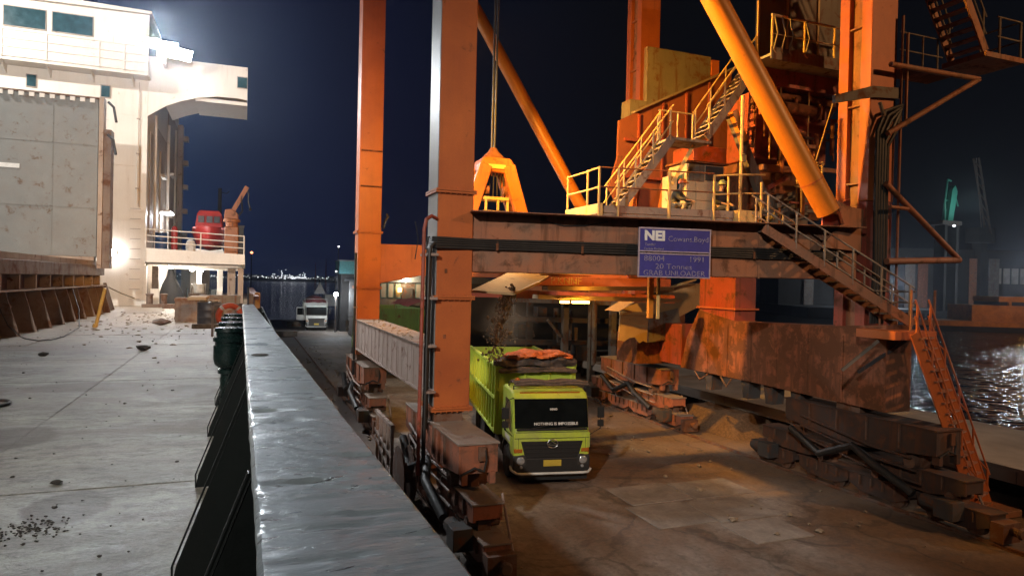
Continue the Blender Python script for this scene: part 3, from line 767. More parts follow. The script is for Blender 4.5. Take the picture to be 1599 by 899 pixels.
# ---- lifeboat (enclosed, red) and its chocks
lb = empty('lifeboat', (-2.3, 51, 7.2)); tag(lb, 'red enclosed lifeboat with windowed canopy resting on the boat deck', 'lifeboat')
secs = []
for t_, wd, z0, z1 in ((-2.6, 0.15, 8.5, 9.0), (-2.1, 0.75, 7.9, 9.0), (-1.0, 1.08, 7.55, 9.0), (1.0, 1.1, 7.5, 9.0), (2.4, 0.9, 7.7, 9.0), (3.0, 0.3, 8.4, 9.0)):
    secs.append([( -2.35 + s*wd*kx, 51+t_, z0 + (z1-z0)*kz) for s, kx, kz in ((-1, 0.15, 0), (-1, 0.75, 0.3), (-1, 1, 0.75), (-1, 1, 1), (1, 1, 1), (1, 1, 0.75), (1, 0.75, 0.3), (1, 0.15, 0))])
m = MB(); n = 8
m.add([p for s_ in secs for p in s_], [(i*n+j, i*n+(j+1) % n, (i+1)*n+(j+1) % n, (i+1)*n+j) for i in range(5) for j in range(n)] + [tuple(range(7, -1, -1)), tuple(40+j for j in range(8))])
m.build('boat_hull', 'boat_red', lb, smooth=True)
m = MB(); m.prism([(-3.2, 49.1, 9.0), (-1.5, 49.1, 9.0), (-1.6, 49.3, 9.9), (-1.75, 49.5, 10.15), (-2.95, 49.5, 10.15), (-3.1, 49.3, 9.9)], (0, 3.6, 0)); cn = m.build('canopy', 'boat_red', lb, bevel=0.08, seg=2)
for x0 in (-3.0, -2.5, -2.05):
    MB().box((x0, 49.02, 9.3), (x0+0.36, 49.16, 9.72)).build('window', 'hull_dark', cn)
MB().box((-3.3, 48.9, 8.86), (-1.4, 54.0, 8.98)).build('gunwale', 'boat_red', lb)
for y in (49.4, 52.6):
    MB().prism([(-3.4, y, 7.1), (-1.3, y, 7.1), (-1.5, y, 7.6), (-2.3, y, 7.45), (-3.2, y, 7.6)], (0, 0.25, 0)).build('chock', 'ship_white', lb)
# ---- provision crane
pc = empty('stores_crane', (-0.88, 46, 7.05)); tag(pc, 'small orange stores crane with raised jib at the ship side by the red lifeboat', 'crane')
MB().box((-1.3, 45.7, 7.02), (-0.5, 46.3, 8.9)).build('pedestal', 'hook_orange', pc, bevel=0.05)
MB().lathe((-0.9, 46, 8.9), [(0.36, 0), (0.36, 0.25), (0.5, 0.28), (0.5, 0.45), (0.3, 0.5)], 16).build('slew_ring', 'hook_orange', pc)
MB().prism([(-1.35, 45.8, 9.35), (-0.5, 45.8, 9.35), (-0.55, 45.8, 9.75), (-0.95, 45.8, 10.0), (-1.3, 45.8, 9.95)], (0, 0.45, 0)).build('winch_house', 'hook_orange', pc, bevel=0.04)
MB().bar((-0.95, 46, 9.65), (-0.04, 46, 11.45), 0.28, 0.26).build('jib', 'hook_orange', pc)
m = MB(); m.path([(-0.5, 45.9, 9.6), (-0.3, 45.9, 9.9), (-0.38, 45.9, 10.8)], 0.05, 8); m.build('luffing_ram', 'wire_grey', pc)
m = MB(); m.path([(-0.06, 46, 11.35), (0.05, 46, 11.0), (0.04, 46, 10.5), (0.16, 46, 10.1)], 0.04, 6); m.build('hook_wire', 'wire_grey', pc)
MB().lathe((0.16, 46, 9.95), [(0.05, 0.2), (0.09, 0.1), (0.08, 0)], 8).build('hook', 'wire_grey', pc)
m = MB(); m.box((-0.55, 46.1, 7.02), (-0.2, 46.9, 8.9)); m.box((-0.62, 46.0, 8.9), (-0.15, 47.0, 9.0)); tag(m.build('deck_locker', 'hull_dark'), 'dark narrow locker behind the stores crane at the deck edge', 'locker')
m = MB(); m.path([(-2.1, 60, 7.0), (-2.1, 60, 12.9)], [0.2, 0.14], 10); m.path([(-2.1, 60, 12.6), (-1.6, 60, 12.5), (-1.4, 60, 12.7)], 0.04, 6); tag(m.build('signal_mast', 'far_dark'), 'thin grey mast rising behind the lifeboat roof', 'mast')
# blue drum and red cylinder by the tube lamp
dr = empty('oil_drum', (-4.35, 41.5, 7.16)); tag(dr, 'blue drum standing on the boat deck beneath the tube lamp', 'drum')
MB().lathe((-4.35, 41.5, 7.16), [(0.3, 0), (0.31, 0.03), (0.3, 0.06), (0.3, 0.4), (0.315, 0.43), (0.3, 0.46), (0.3, 0.86), (0.315, 0.9), (0.29, 0.92)], 18).build('barrel', 'drum_blue', dr, smooth=True)
MB().lathe((-4.35, 41.5, 8.08), [(0.26, -0.02), (0.26, 0.0)], 18).build('drum_lid', 'ship_white', dr)
fe = empty('gas_bottle', (-3.75, 42, 7.15)); tag(fe, 'red gas bottle standing right of the blue drum on the boat deck', 'cylinder')
MB().lathe((-3.75, 42, 7.15), [(0.16, 0), (0.17, 0.05), (0.17, 1.15), (0.12, 1.3), (0.05, 1.36)], 14).build('bottle', 'boat_red', fe, smooth=True)
MB().lathe((-3.75, 42, 8.5), [(0.03, 0), (0.03, 0.1), (0.07, 0.11), (0.07, 0.15)], 8).build('valve', 'chrome', fe)
m = MB(); m.lathe((-3.1, 44.5, 7.1), [(0.1, 0), (0.25, 0.1), (0.28, 0.5), (0.2, 0.75), (0.1, 0.8)], 12); tag(m.build('life_raft', 'ship_white', smooth=True), 'white life raft canister low beside the red lifeboat', 'life raft')

# ---- mooring gear and clutter in the passage
def winch(x, y, rz=0):
    t = empty('mooring_winch', (x, y, DZ)); tag(t, 'grey green mooring winch with rope drum in the lit passage under the boat deck', 'winch')
    MB().box((x-0.9, y-0.4, DZ), (x+0.9, y+0.4, DZ+0.18)).build('bed', 'vent_green', t)
    MB().lathe((x-0.5, y, DZ+0.65), [(0.48, 0), (0.48, 0.05), (0.24, 0.06), (0.24, 0.8), (0.48, 0.81), (0.48, 0.86)], 18, 'X').build('drum', 'plant_grey', t)
    m = MB(); m.lathe((x-0.42, y, DZ+0.65), [(0.25, 0), (0.36, 0.02), (0.36, 0.68), (0.25, 0.7)], 14, 'X'); m.build('rope', 'rope_tan', t)
    for s in (-0.75, 0.5): MB().prism([(x+s, y-0.35, DZ+0.18), (x+s, y+0.35, DZ+0.18), (x+s, y+0.12, DZ+0.85), (x+s, y-0.12, DZ+0.85)], (0.08, 0, 0)).build('frame', 'vent_green', t)
    MB().box((x+0.62, y-0.25, DZ+0.2), (x+0.95, y+0.3, DZ+0.8)).build('motor', 'vent_green', t, bevel=0.03)
winch(-2.7, 47.0)
def bollard(x, y, lab):
    t = empty('bollard', (x, y, DZ)); tag(t, lab, 'bollard')
    MB().box((x-0.55, y-0.2, DZ), (x+0.55, y+0.2, DZ+0.07)).build('base_plate', 'hull_dark', t)
    for s in (-0.32, 0.32):
        MB().lathe((x+s, y, DZ+0.07), [(0.15, 0), (0.15, 0.52), (0.19, 0.55), (0.19, 0.6), (0.1, 0.63)], 14).build('post', 'coaming_brown', t, smooth=True)
bollard(-0.75, 36.0, 'twin brown bollards on the deck edge under the stores crane')
bollard(-4.2, 38.6, 'low twin bollards beside the foot of the white post left of the passage')
# conical tarp over gear
m = MB(); m.lathe((-4.05, 44.0, DZ), [(0.75, 0.0), (0.62, 0.5), (0.42, 1.1), (0.2, 1.7), (0.12, 2.0), (0.02, 2.1)], 11)
for v in m.v: v.x += 0.06*math.sin(v.z*7+v.y*9); v.y += 0.06*math.cos(v.z*5+v.x*8)
tag(m.build('draped_cover', 'far_dark', smooth=True), 'dark cone shaped cover hung over deck gear in the passage', 'tarpaulin')
m = MB(); m.lathe((-2.25, 38.5, DZ+0.75), [(0.2, 0), (0.24, 0.05), (0.26, 0.42), (0.28, 0.45), (0.28, 0.47)], 16); tag(m.build('bucket', 'barrel_white', smooth=True), 'white bucket standing on a crate in front of the passage', 'bucket')
m = MB(); m.box((-2.7, 38.1, DZ), (-1.9, 38.9, DZ+0.74)); tag(m.build('wooden_crate', 'timber', bevel=0.015), 'dark wooden crate under the white bucket', 'crate')
def drum(x, y, h, r, mt, lab, top=None):
    t = empty('oil_drum', (x, y, DZ)); tag(t, lab, 'drum')
    MB().lathe((x, y, DZ), [(r, 0), (r*1.03, 0.02), (r, 0.05), (r, h*0.33), (r*1.03, h*0.35), (r, h*0.37), (r, h*0.64), (r*1.03, h*0.66), (r, h*0.68), (r, h-0.03), (r*1.03, h-0.01), (r*0.96, h)], 20).build('barrel', mt, t, smooth=True)
    if top:
        m = MB()
        for _ in range(14): m.rock((x+random.uniform(-r, r)*0.75, y+random.uniform(-r, r)*0.75, DZ+h+0.03), random.uniform(0.05, 0.12), 0.5)
        m.build('contents', top, t)
drum(-1.12, 24.6, 0.78, 0.36, 'drum_dark', 'black drum topped with tan scraps near the lifebuoy', 'stone_tan')
def crate(x, y, w_, d_, h_, mt, lab):
    t = empty('wooden_crate', (x, y, DZ)); tag(t, lab, 'crate')
    MB().box((x-w_/2, y-d_/2, DZ), (x+w_/2, y+d_/2, DZ+h_)).build('box', mt, t, bevel=0.01)
    for z in (0.08, h_*0.5, h_-0.12): MB().box((x-w_/2-0.02, y-d_/2-0.03, DZ+z), (x+w_/2+0.02, y-d_/2-0.001, DZ+z+0.09)).build('batten', mt, t)
crate(-1.95, 27.0, 0.75, 0.7, 0.85, 'coaming_brown', 'brown steel box standing left of the black drum')
crate(-0.95, 29.2, 1.5, 0.6, 0.9, 'plant_grey', 'long grey bin behind the black drum and the lifebuoy')
m = MB(); m.box((-1.75, 24.2, DZ+0.85), (-1.2, 26.2, DZ+0.95)); tag(m.build('wooden_board', 'crate_tan', bevel=0.01), 'pale board lying across from the brown box to the black drum', 'board')
m = MB(); m.box((-1.55, 23.2, DZ), (-0.15, 23.45, DZ+0.13)); tag(m.build('timber_baulk', 'timber', bevel=0.01), 'dark timber baulk lying on deck in front of the black drum', 'timber')
for x, y, rz, lab in ((-3.9, 38.2, 0.2, 'dark timber bar lying on deck in front of the deckhouse ladder'), (-2.9, 37.2, -0.15, 'rusty beam lying on deck before the winch')):
    m = MB(); m.bar((x-0.9, y-0.9*rz, DZ+0.09), (x+0.9, y+0.9*rz, DZ+0.09), 0.2, 0.18); tag(m.build('deck_beam_offcut', 'coaming_brown', bevel=0.01), lab, 'beam')
# lifebuoy at the bulwark end
lbq = empty('lifebuoy', (-0.42, 20, 4.72)); tag(lbq, 'orange lifebuoy with pale bands hung at the end of the bulwark', 'lifebuoy')
ring = [(-0.40+0.28*math.cos(a), 20+0.05*math.sin(2*a), 4.72+0.28*math.sin(a)) for a in [2*math.pi*i/28 for i in range(28)]]
MB().path(ring, 0.075, 10, closed=True).build('ring', 'buoy_orange', lbq, smooth=True)
for a0 in (0.75, 2.3, 3.9, 5.5):
    seg = [(-0.40+0.28*math.cos(a), 20+0.05*math.sin(2*a), 4.72+0.28*math.sin(a)) for a in [a0+0.06*i for i in range(-2, 3)]]
    MB().path(seg, 0.079, 10).build('band', 'buoy_band', lbq, smooth=True)
m = MB(); m.box((-0.15, 20.1, DZ), (-0.08, 20.2, 5.05)); m.box((-0.85, 20.1, 5.0), (-0.08, 20.2, 5.05)); m.box((-0.86, 20.1, DZ), (-0.8, 20.2, 5.05)); m.build('holder', 'coaming_brown', lbq)
# mushroom ventilators along the bulwark
for i, y in enumerate((8.3, 9.3, 10.3, 11.3)):
    t = empty('air_vent', (-0.17, y, DZ)); tag(t, ['nearest dark green mushroom air vent beside the bulwark', 'second dark green mushroom air vent in the row beside the bulwark', 'third dark green mushroom air vent in the row beside the bulwark', 'farthest dark green mushroom air vent in the row beside the bulwark'][i], 'air vent', 'air vents along the bulwark')
    x = -0.15
    MB().lathe((x, y, DZ), [(0.16, 0), (0.16, 0.03), (0.105, 0.04), (0.10, 0.55), (0.13, 0.56), (0.13, 0.6), (0.10, 0.61), (0.10, 0.66)], 16).build('stem', 'vent_green', t, smooth=True)
    MB().lathe((x, y, DZ+0.62), [(0.12, 0), (0.165, 0.04), (0.18, 0.10), (0.18, 0.25), (0.165, 0.26), (0.165, 0.29), (0.185, 0.30), (0.185, 0.34), (0.15, 0.36), (0.15, 0.40), (0.17, 0.41), (0.165, 0.45), (0.06, 0.46)], 20).build('hood', 'vent_green', t, smooth=True)
# loose gear on the deck
m = MB(); m.path([(-4.25, 23.9, DZ+0.005), (-3.98, 23.7, 5.35)], 0.05, 8); m.path([(-4.28, 23.92, DZ), (-4.24, 23.9, DZ+0.1)], 0.07, 8); tag(m.build('yellow_pole', 'pipe_yellow'), 'orange yellow pole leaning against the coaming stiffener', 'pole')
m = MB(); m.path([(-5.6, 20.0, 4.9), (-5.5, 20.3, 4.45), (-5.2, 20.2, DZ+0.02), (-4.96, 19.65, DZ+0.02), (-4.56, 19.07, DZ+0.02), (-4.35, 19.3, DZ+0.02), (-4.3, 20.3, DZ+0.02), (-4.43, 21.61, DZ+0.02), (-4.6, 23.5, DZ+0.03), (-5.0, 25.5, 4.6), (-5.5, 27.0, 5.25)], 0.014, 6); tag(m.build('deck_cable', 'cable_black', smooth=True), 'dark cable sagging from the coaming and looping over the deck', 'cable')
m = MB(); m.path([(-5.5, 33.6, 5.2), (-5.3, 35.5, 4.9), (-5.1, 37.8, 4.62)], 0.03, 6); tag(m.build('mooring_rope', 'rope_tan'), 'slack rope running from the coaming end toward the deckhouse foot', 'rope')
rg = [(-2.9+0.2*math.cos(a), 10.05+0.26*math.sin(a), DZ+0.022) for a in [2*math.pi*i/24 for i in range(24)]]
tag(MB().path(rg, 0.02, 6, closed=True).build('deck_ring', 'hull_dark', smooth=True), 'dark hoop lying flat on the deck at the left edge', 'ring')
# lumps of cargo on the deck
random.seed(21)
m = MB()
for _ in range(420):
    y = 2.6+31*random.random()**1.3
    x = random.uniform(-5.0 if y > 15 else -0.42*y-0.6, -0.45)
    m.rock((x, y, DZ+0.003), random.choice((0.003, 0.004, 0.005, 0.007, 0.009, 0.015))*(1+y*0.045), 0.6)
for _ in range(170):
    x, y = random.gauss(-1.25, 0.13), random.gauss(5.15, 0.12)
    m.rock((x, y, DZ+0.002), random.uniform(0.004, 0.013), 0.6)
tag(m.build('cargo_crumbs', 'stone_dark'), 'small dark lumps of spilled cargo strewn over the ship deck', 'debris', kind='stuff')
m = MB()
for _ in range(150):
    x, y = random.uniform(-4.8, -0.6), random.gauss(26.5, 3.8)
    m.rock((x, y, DZ+0.004), random.uniform(0.02, 0.075), 0.4)
tag(m.build('cargo_lumps', 'stone_tan'), 'tan flakes and lumps scattered on deck before the deckhouse', 'debris', kind='stuff')
for x, y, r, lab in ((-2.55, 24.8, 0.28, 'largest brown lump on the deck in front of the black drum'), (-2.05, 16.6, 0.16, 'dark lump alone on the middle of the deck'), (-1.35, 6.2, 0.05, 'black lump on the near deck beside the bulwark stays'), (-3.7, 15.8, 0.1, 'dark lump on the left part of the deck near the hoop')):
    tag(MB().rock((x, y, DZ+r*0.3), r, 0.5).build('cargo_lump', 'stone_dark' if r < 0.2 else 'coaming_brown'), lab, 'lump')
m = MB(); m.lathe((0.09, 4.62, 5.301), [(0.05, 0), (0.055, 0.004), (0.04, 0.008)], 9); tag(m.build('rust_flake', 'stone_dark'), 'round dark rust flake lying on the grey bulwark top', 'flake')
# ================================================================== GRAB UNLOADER (the portal crane)
cr = empty('grab_unloader', (10.4, 21, 0)); tag(cr, 'huge rusty orange portal grab unloader straddling the quay beside the ship', 'crane')
def leg(x0, x1, y0, y1, z0, z1, mt, flanges):
    o = MB().box((x0, y0, z0), (x1, y1, z1)).build('leg', mt, cr, bevel=0.015)
    for z in flanges:
        m = MB(); m.box((x0-0.07, y0-0.07, z-0.05), (x1+0.07, y1+0.07, z-0.006)); m.box((x0-0.07, y0-0.07, z+0.006), (x1+0.07, y1+0.07, z+0.05))
        f = m.build('flange', mt, o)
        m = MB()
        for i in range(7):
            xx = x0+0.03+(x1-x0-0.06)*i/6
            m.lathe((xx, y0-0.04, z+0.05), [(0.02, 0), (0.02, 0.03)], 6); m.lathe((xx, y0-0.04, z-0.08), [(0.02, 0), (0.02, 0.03)], 6)
        tag(m.build('flange_bolt', mt, o), kind='stuff')
    return o
wn1 = leg(4.30, 5.20, 16.0, 16.92, 2.62, 27, 'crane_orange', (8.0, 5.4, 2.67))
MB().box((4.285, 16.02, 2.75), (4.299, 16.9, 27)).build('glare_plate', 'leg_glare', wn1)  # thin plate that carries the painted glare
for z in (4.4, 6.0): MB().box((4.5, 15.985, z), (4.56, 15.999, z+0.10)).build('lug', 'crane_rusty', wn1)
wn2 = leg(4.36, 5.32, 29.0, 29.92, 2.62, 27, 'crane_orange', (7.8, 5.45))
for z in (9.7, 11.2): MB().box((4.42, 28.93, z), (5.30, 28.999, z+0.06)).build('stain_rail', 'crane_rusty', wn2)
# landward legs: deep I-shaped posts
def land_leg(y0, y1, zlow):
    o = MB().box((16.13, y0+0.15, zlow), (16.84, y1-0.15, 27)).build('leg', 'crane_orange_dirty', cr)
    MB().box((15.98, y0, 8.3), (16.95, y0+0.34, 27)).build('leg_flange', 'crane_orange', o, bevel=0.01)
    MB().box((15.98, y1-0.34, 8.0), (16.95, y1, 27)).build('leg_flange', 'crane_orange', o, bevel=0.01)
    MB().box((16.0, y0+0.02, zlow), (16.93, y0+0.34, 8.29)).build('leg_flange', 'crane_red', o)
    MB().box((16.0, y1-0.34, zlow), (16.93, y1-0.02, 7.99)).build('leg_flange', 'crane_red', o)
    z = 8.8
    while z < 20:
        MB().box((16.0, y0+0.341, z), (16.129, y1-0.341, z+0.05)).build('web_stiffener', 'crane_orange_dirty', o); z += 2.2
    return o
ln1 = land_leg(13.95, 15.05, 2.6)
ln2 = land_leg(25.9, 27.1, 2.6)
# portal beams
def beam_poly(p, q, w_, pts, name, mt):
    """side profile pts given as (s along p->q, z), extruded across"""
    p, q = Vector(p), Vector(q); d = (q-p); L = d.length; d = d.normalized(); nrm = Vector((d.y, -d.x, 0))
    vs = [Vector((p.x, p.y, 0)) + d*s - nrm*(w_/2)*-1 + Vector((0, 0, z)) for s, z in pts]
    return MB().prism(vs, -nrm*w_).build(name, mt, cr, bevel=0.012)
b1 = beam_poly((5.2, 16.5, 0), (16.0, 14.55, 0), 0.86, [(0, 6.05), (10.9, 6.10), (10.9, 7.5), (0, 7.5)], 'portal_beam', 'crane_orange_dirty')
b2 = beam_poly((5.32, 29.45, 0), (16.0, 26.5, 0), 0.86, [(0, 5.62), (1.75, 6.0), (11.0, 6.0), (11.0, 7.32), (0, 7.32)], 'portal_beam', 'crane_orange')
dB = Vector((10.8, -1.95, 0)).normalized(); nB = Vector((dB.y, -dB.x, 0))     # nB points to the camera side
def onb(s, off, z): return Vector((5.2, 16.5, 0)) + dB*s + nB*(0.43+off) + Vector((0, 0, z))
for s in (0.35, 2.2, 4.1, 6.0, 7.9, 9.8):
    MB().bar(onb(s, 0.006, 6.06), onb(s, 0.006, 7.49), 0.02, 0.05, dB).build('beam_stiffener', 'crane_orange_dirty', b1)
MB().bar(onb(0.0, 0.0, 7.515), onb(10.8, 0.0, 7.515), 0.98, 0.025).build('top_flange', 'crane_orange_dirty', b1)
for i in range(5):
    c = MB().path([(4.20+0.02*i, 16.8, 6.62+0.055*i), (4.18, 15.98-0.01*i, 6.62+0.055*i), (4.26, 15.90-0.012*i, 6.62+0.055*i)] + [onb(s, 0.05+0.012*i, 6.62+0.055*i+0.012*math.sin(s*1.3+i)) for s in (0.2, 2, 4, 6, 8, 10.4)], 0.036, 8).build('power_cable', 'cable_black', b1, smooth=True)
for s in (0.7, 2.9, 5.3, 7.7):
    MB().bar(onb(s, 0.10, 6.58), onb(s, 0.10, 6.90), 0.03, 0.06, dB).build('cable_clip', 'crane_rusty', b1)
m = MB(); m.path([onb(1.8, 0.02, 7.4), onb(2.4, 0.03, 7.27), onb(3.0, 0.03, 7.3), onb(3.6, 0.02, 7.42)], 0.015, 6); m.build('loose_wire', 'cable_black', b1)
# sill beams
s1 = MB().box((4.36, 16.93, 2.92), (5.24, 28.99, 4.08)).build('sill_beam', 'sill_grey', cr, bevel=0.01)
MB().box((4.30, 16.93, 4.081), (5.30, 28.99, 4.12)).build('top_flange', 'dusty_top', s1)
MB().box((4.30, 16.93, 2.87), (5.30, 28.99, 2.919)).build('bottom_flange', 'sill_grey', s1)
y = 17.7
while y < 28.8:
    MB().box((4.345, y, 2.925), (4.3595, y+0.06, 4.075)).build('web_rib', 'sill_grey', s1); y += 0.75
random.seed(5); m = MB()
for _ in range(60): m.rock((random.uniform(4.4, 5.2), random.uniform(17.2, 28.6), 4.125), random.uniform(0.02, 0.07), 0.6)
tag(m.build('spilled_lumps', 'stone_tan', s1), kind='stuff')
s2 = MB().prism([(15.95, 13.2, 2.55), (15.95, 13.2, 4.9), (15.95, 15.0, 4.75), (15.95, 19.2, 4.62), (15.95, 21.3, 4.95), (15.95, 22.0, 3.9), (15.95, 22.4, 2.62), (15.95, 18.5, 2.62)], (0.95, 0, 0)).build('sill_beam', 'crane_rusty', cr, bevel=0.02)
for y in (14.6, 15.9, 17.2, 18.4, 19.6, 20.7): MB().box((15.93, y, 2.64), (15.9495, y+0.08, 4.5)).build('web_rib', 'crane_rusty', s2)
MB().box((16.0, 22.4, 2.7), (16.85, 26.4, 4.3)).build('sill_extension', 'crane_red', s2)
col_ = MB().box((15.97, 19.3, 4.63), (16.88, 21.3, 6.2)).build('post', 'crane_red', cr, bevel=0.01)
MB().box((15.9, 19.2, 5.02), (16.95, 21.4, 5.08)).build('flange', 'crane_orange', col_)
for y in (16.3, 17.5, 18.6, 20.6):
    MB().prism([(16.1, y, 2.62), (16.1, y+0.45, 2.62), (16.1, y+0.32, 2.0), (16.1, y+0.05, 2.0)], (0.5, 0, 0)).build('foot_bracket', 'dark_plant', s2)
m = MB(); m.path([(15.9, 21.4, 2.62), (15.85, 21.0, 2.35), (15.9, 20.6, 2.6)], 0.03, 6); m.path([(15.9, 19.9, 2.62), (15.85, 19.5, 2.3), (15.9, 19.3, 2.6)], 0.03, 6); m.build('hose_loop', 'bogie_steel', s2)
# diagonal tube braces
def brace(p, q, r):
    p, q = Vector(p), Vector(q)
    o = MB().path([p, q], r, 28).build('brace', 'brace_paint', cr, smooth=True)
    d = (q-p).normalized()
    MB().path([q - d*1.0, q - d*0.96], r+0.012, 28).build('weld_band', 'crane_orange', o)
    return o
brace((5.3, 15.9, 22.8), (14.95, 14.32, 7.95), 0.315)
brace((5.4, 29.4, 24.3), (14.01, 27.6, 9.45), 0.285)
MB().path([(13.95, 27.61, 9.55), (15.9, 27.2, 7.2)], 0.275, 20).build('brace_tail', 'brace_paint', cr, smooth=True)
# gusset where the near brace lands, with its dark opening
MB().prism([(14.45, 14.05, 6.95), (15.9, 14.05, 6.88), (15.98, 14.05, 8.05), (15.35, 14.05, 8.12), (14.95, 14.05, 8.25), (15.25, 14.05, 7.62), (14.7, 14.05, 7.2)], (0, 0.09, 0)).build('gusset', 'crane_orange_dirty', cr)
MB().prism([(14.9, 14.45, 7.0), (15.9, 14.45, 7.0), (15.9, 14.45, 8.4), (14.9, 14.45, 8.0)], (0, 0.06, 0)).build('gusset', 'crane_red', cr)

# ---- bogie sets under each leg
def tier(name, x0, x1, y0, y1, z0, z1, parent, mt='bogie_orange'):
    """plated equaliser: hog-backed side plates, end plates, dusty top"""
    ym = (y0+y1)/2
    m = MB()
    for x in (x0, x1-0.06):
        m.prism([(x, y0, z0+(z1-z0)*0.15), (x, ym-0.5, z0-0.12), (x, ym+0.5, z0-0.12), (x, y1, z0+(z1-z0)*0.15), (x, y1, z1), (x, y0, z1)], (0.06, 0, 0))
    m.box((x0+0.061, y0+0.002, z0+0.1), (x1-0.061, y0+0.06, z1-0.002)); m.box((x0+0.061, y1-0.06, z0+0.1), (x1-0.061, y1-0.002, z1-0.002))
    o = m.build(name, mt, parent, bevel=0.006)
    MB().box((x0-0.03, y0-0.03, z1), (x1+0.03, y1+0.03, z1+0.035)).build('top_plate', 'bogie_shaded' if mt == 'bogie_shaded' else 'dusty_top', o)
    for i in range(1, 5):
        yy = y0+(y1-y0)*i/5
        MB().box((x0-0.05, yy-0.02, z0+0.08), (x0-0.001, yy+0.02, z1-0.01)).build('rib', 'bogie_steel', o)
        MB().box((x1+0.001, yy-0.02, z0+0.08), (x1+0.05, yy+0.02, z1-0.01)).build('rib', 'bogie_steel', o)
    return o
def bogies(cx, cy, dark=False):
    mt = 'bogie_shaded' if dark else 'bogie_orange'
    first = tier('equaliser', cx-0.44, cx+0.44, cy-2.75, cy+2.3, 1.62, 2.34, cr, mt)
    m = MB(); m.box((cx-0.36, cy-0.4, 2.376), (cx+0.36, cy+0.4, 2.618)); m.build('neck', 'bogie_steel', first)
    for sx in (-0.38, 0.25): MB().box((cx+sx, cy-2.79, 1.5), (cx+sx+0.13, cy-2.6, 1.75)).build('end_foot', mt, first)
    m = MB(); m.path([(cx-0.40, cy-2.8, 1.72), (cx-0.1, cy-2.82, 1.86), (cx+0.1, cy-2.84, 1.78), (cx+0.16, cy-2.82, 2.0), (cx+0.12, cy-2.8, 2.3)], 0.028, 7); m.build('brake_hose', 'cable_black', first, smooth=True)
    MB().box((cx-0.02, cy-2.83, 2.0), (cx+0.14, cy-2.781, 2.3)).build('bracket', 'bogie_steel', first)
    for s in (-1, 1):
        c2 = cy + s*2.0
        t2 = tier('lower_equaliser', cx-0.32, cx+0.32, c2-1.42, c2+1.42, 0.86, 1.26, cr, mt)
        m = MB(); m.lathe((cx-0.42, c2, 1.42), [(0.17, 0), (0.17, 0.84)], 14, 'X'); m.box((cx-0.2, c2-0.25, 1.1), (cx+0.2, c2+0.25, 1.7)); m.build('pivot', 'bogie_steel', t2)
        for k in (-1, 1):
            c3 = c2 + k*1.05
            t3 = tier('wheel_truck', cx-0.26, cx+0.30, c3-0.92, c3+0.92, 0.30, 0.64, cr, mt)
            m = MB(); m.lathe((cx-0.36, c3, 0.82), [(0.12, 0), (0.12, 0.72)], 12, 'X'); m.box((cx-0.14, c3-0.18, 0.6), (cx+0.14, c3+0.18, 1.0)); m.build('pivot', 'bogie_steel', t3)
            for j in (-0.5, 0.5):
                MB().lathe((cx-0.16, c3+j, 0.29), [(0.10, -0.05), (0.25, 0), (0.25, 0.03), (0.215, 0.035), (0.215, 0.16), (0.25, 0.165), (0.25, 0.2), (0.10, 0.25)], 20, 'X').build('wheel', 'bogie_steel', t3, smooth=True)
            # drive unit on the outside
            if k*s > 0:
                m = MB(); m.box((cx-0.72, c3-0.35, 0.35), (cx-0.3, c3+0.15, 0.8)); m.lathe((cx-0.52, c3+0.15, 0.62), [(0.15, 0), (0.17, 0.02), (0.17, 0.4), (0.1, 0.45)], 12, 'Y'); m.build('drive_motor', 'dark_plant', t3, bevel=0.01)
    # buffer and rail guard rods along the outer side
    for z, r in ((0.95, 0.03), (1.25, 0.03), (1.55, 0.035)):
        m = MB(); m.path([(cx-0.5, cy-2.9+z*0.5, z), (cx-0.55, cy-1.0, z+0.05), (cx-0.5, cy+1.6, z+0.4)], r, 7); m.build('guard_rod', 'bogie_shaded' if dark else 'sill_grey', first)
    m = MB(); m.path([(cx-0.62, cy-2.3, 0.7), (cx-0.75, cy-1.2, 1.2), (cx-0.48, cy-0.3, 1.45), (cx-0.66, cy+0.7, 1.0), (cx-0.6, cy+1.9, 1.5)], 0.11, 9); m.build('wrapped_hose', 'cable_black', first, smooth=True)
    m = MB(); m.path([(cx+0.55, cy-3.6, 0.05), (cx+0.5, cy-2.9, 1.3)], 0.03, 6); m.build('prop', 'sill_grey', first)
    m = MB(); m.box((cx-0.30, cy-4.3, 0.10), (cx+0.30, cy-4.0, 0.55)); m.lathe((cx, cy-4.55, 0.38), [(0.1, 0), (0.14, 0.05), (0.1, 0.1), (0.1, 0.25)], 12, 'Y'); m.build('buffer', 'bogie_steel', first)
bogies(4.68, 16.42)
bogies(4.78, 29.42)
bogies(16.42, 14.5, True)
bogies(16.42, 26.5)

# pipes, ladder and cables on the outer side of the near leg
m = MB(); m.path([(3.86, 15.7, 1.2), (3.88, 15.65, 7.0), (3.94, 15.7, 7.25), (4.1, 15.85, 7.35), (4.28, 16.0, 7.3)], 0.045, 8); m.build('standpipe', 'crane_red', wn1, smooth=True)
m = MB(); m.path([(4.02, 15.85, 1.0), (4.06, 15.83, 6.4), (4.10, 15.86, 6.62), (4.2, 15.9, 6.72)], 0.05, 8); m.build('standpipe', 'cable_black', wn1, smooth=True)
m = MB(); m.path([(4.12, 16.1, 2.2), (4.15, 16.1, 6.55)], 0.06, 8); m.build('standpipe', 'wire_grey', wn1, smooth=True)
m = MB(); m.path([(4.2, 16.5, 2.2), (4.2, 16.5, 6.9)], 0.05, 8); m.build('standpipe', 'cable_black', wn1, smooth=True)
for z in (3.1, 4.2, 5.35, 6.4): MB().box((4.02, 15.80, z), (4.284, 16.55, z+0.06)).build('pipe_clamp', 'sill_grey', wn1)
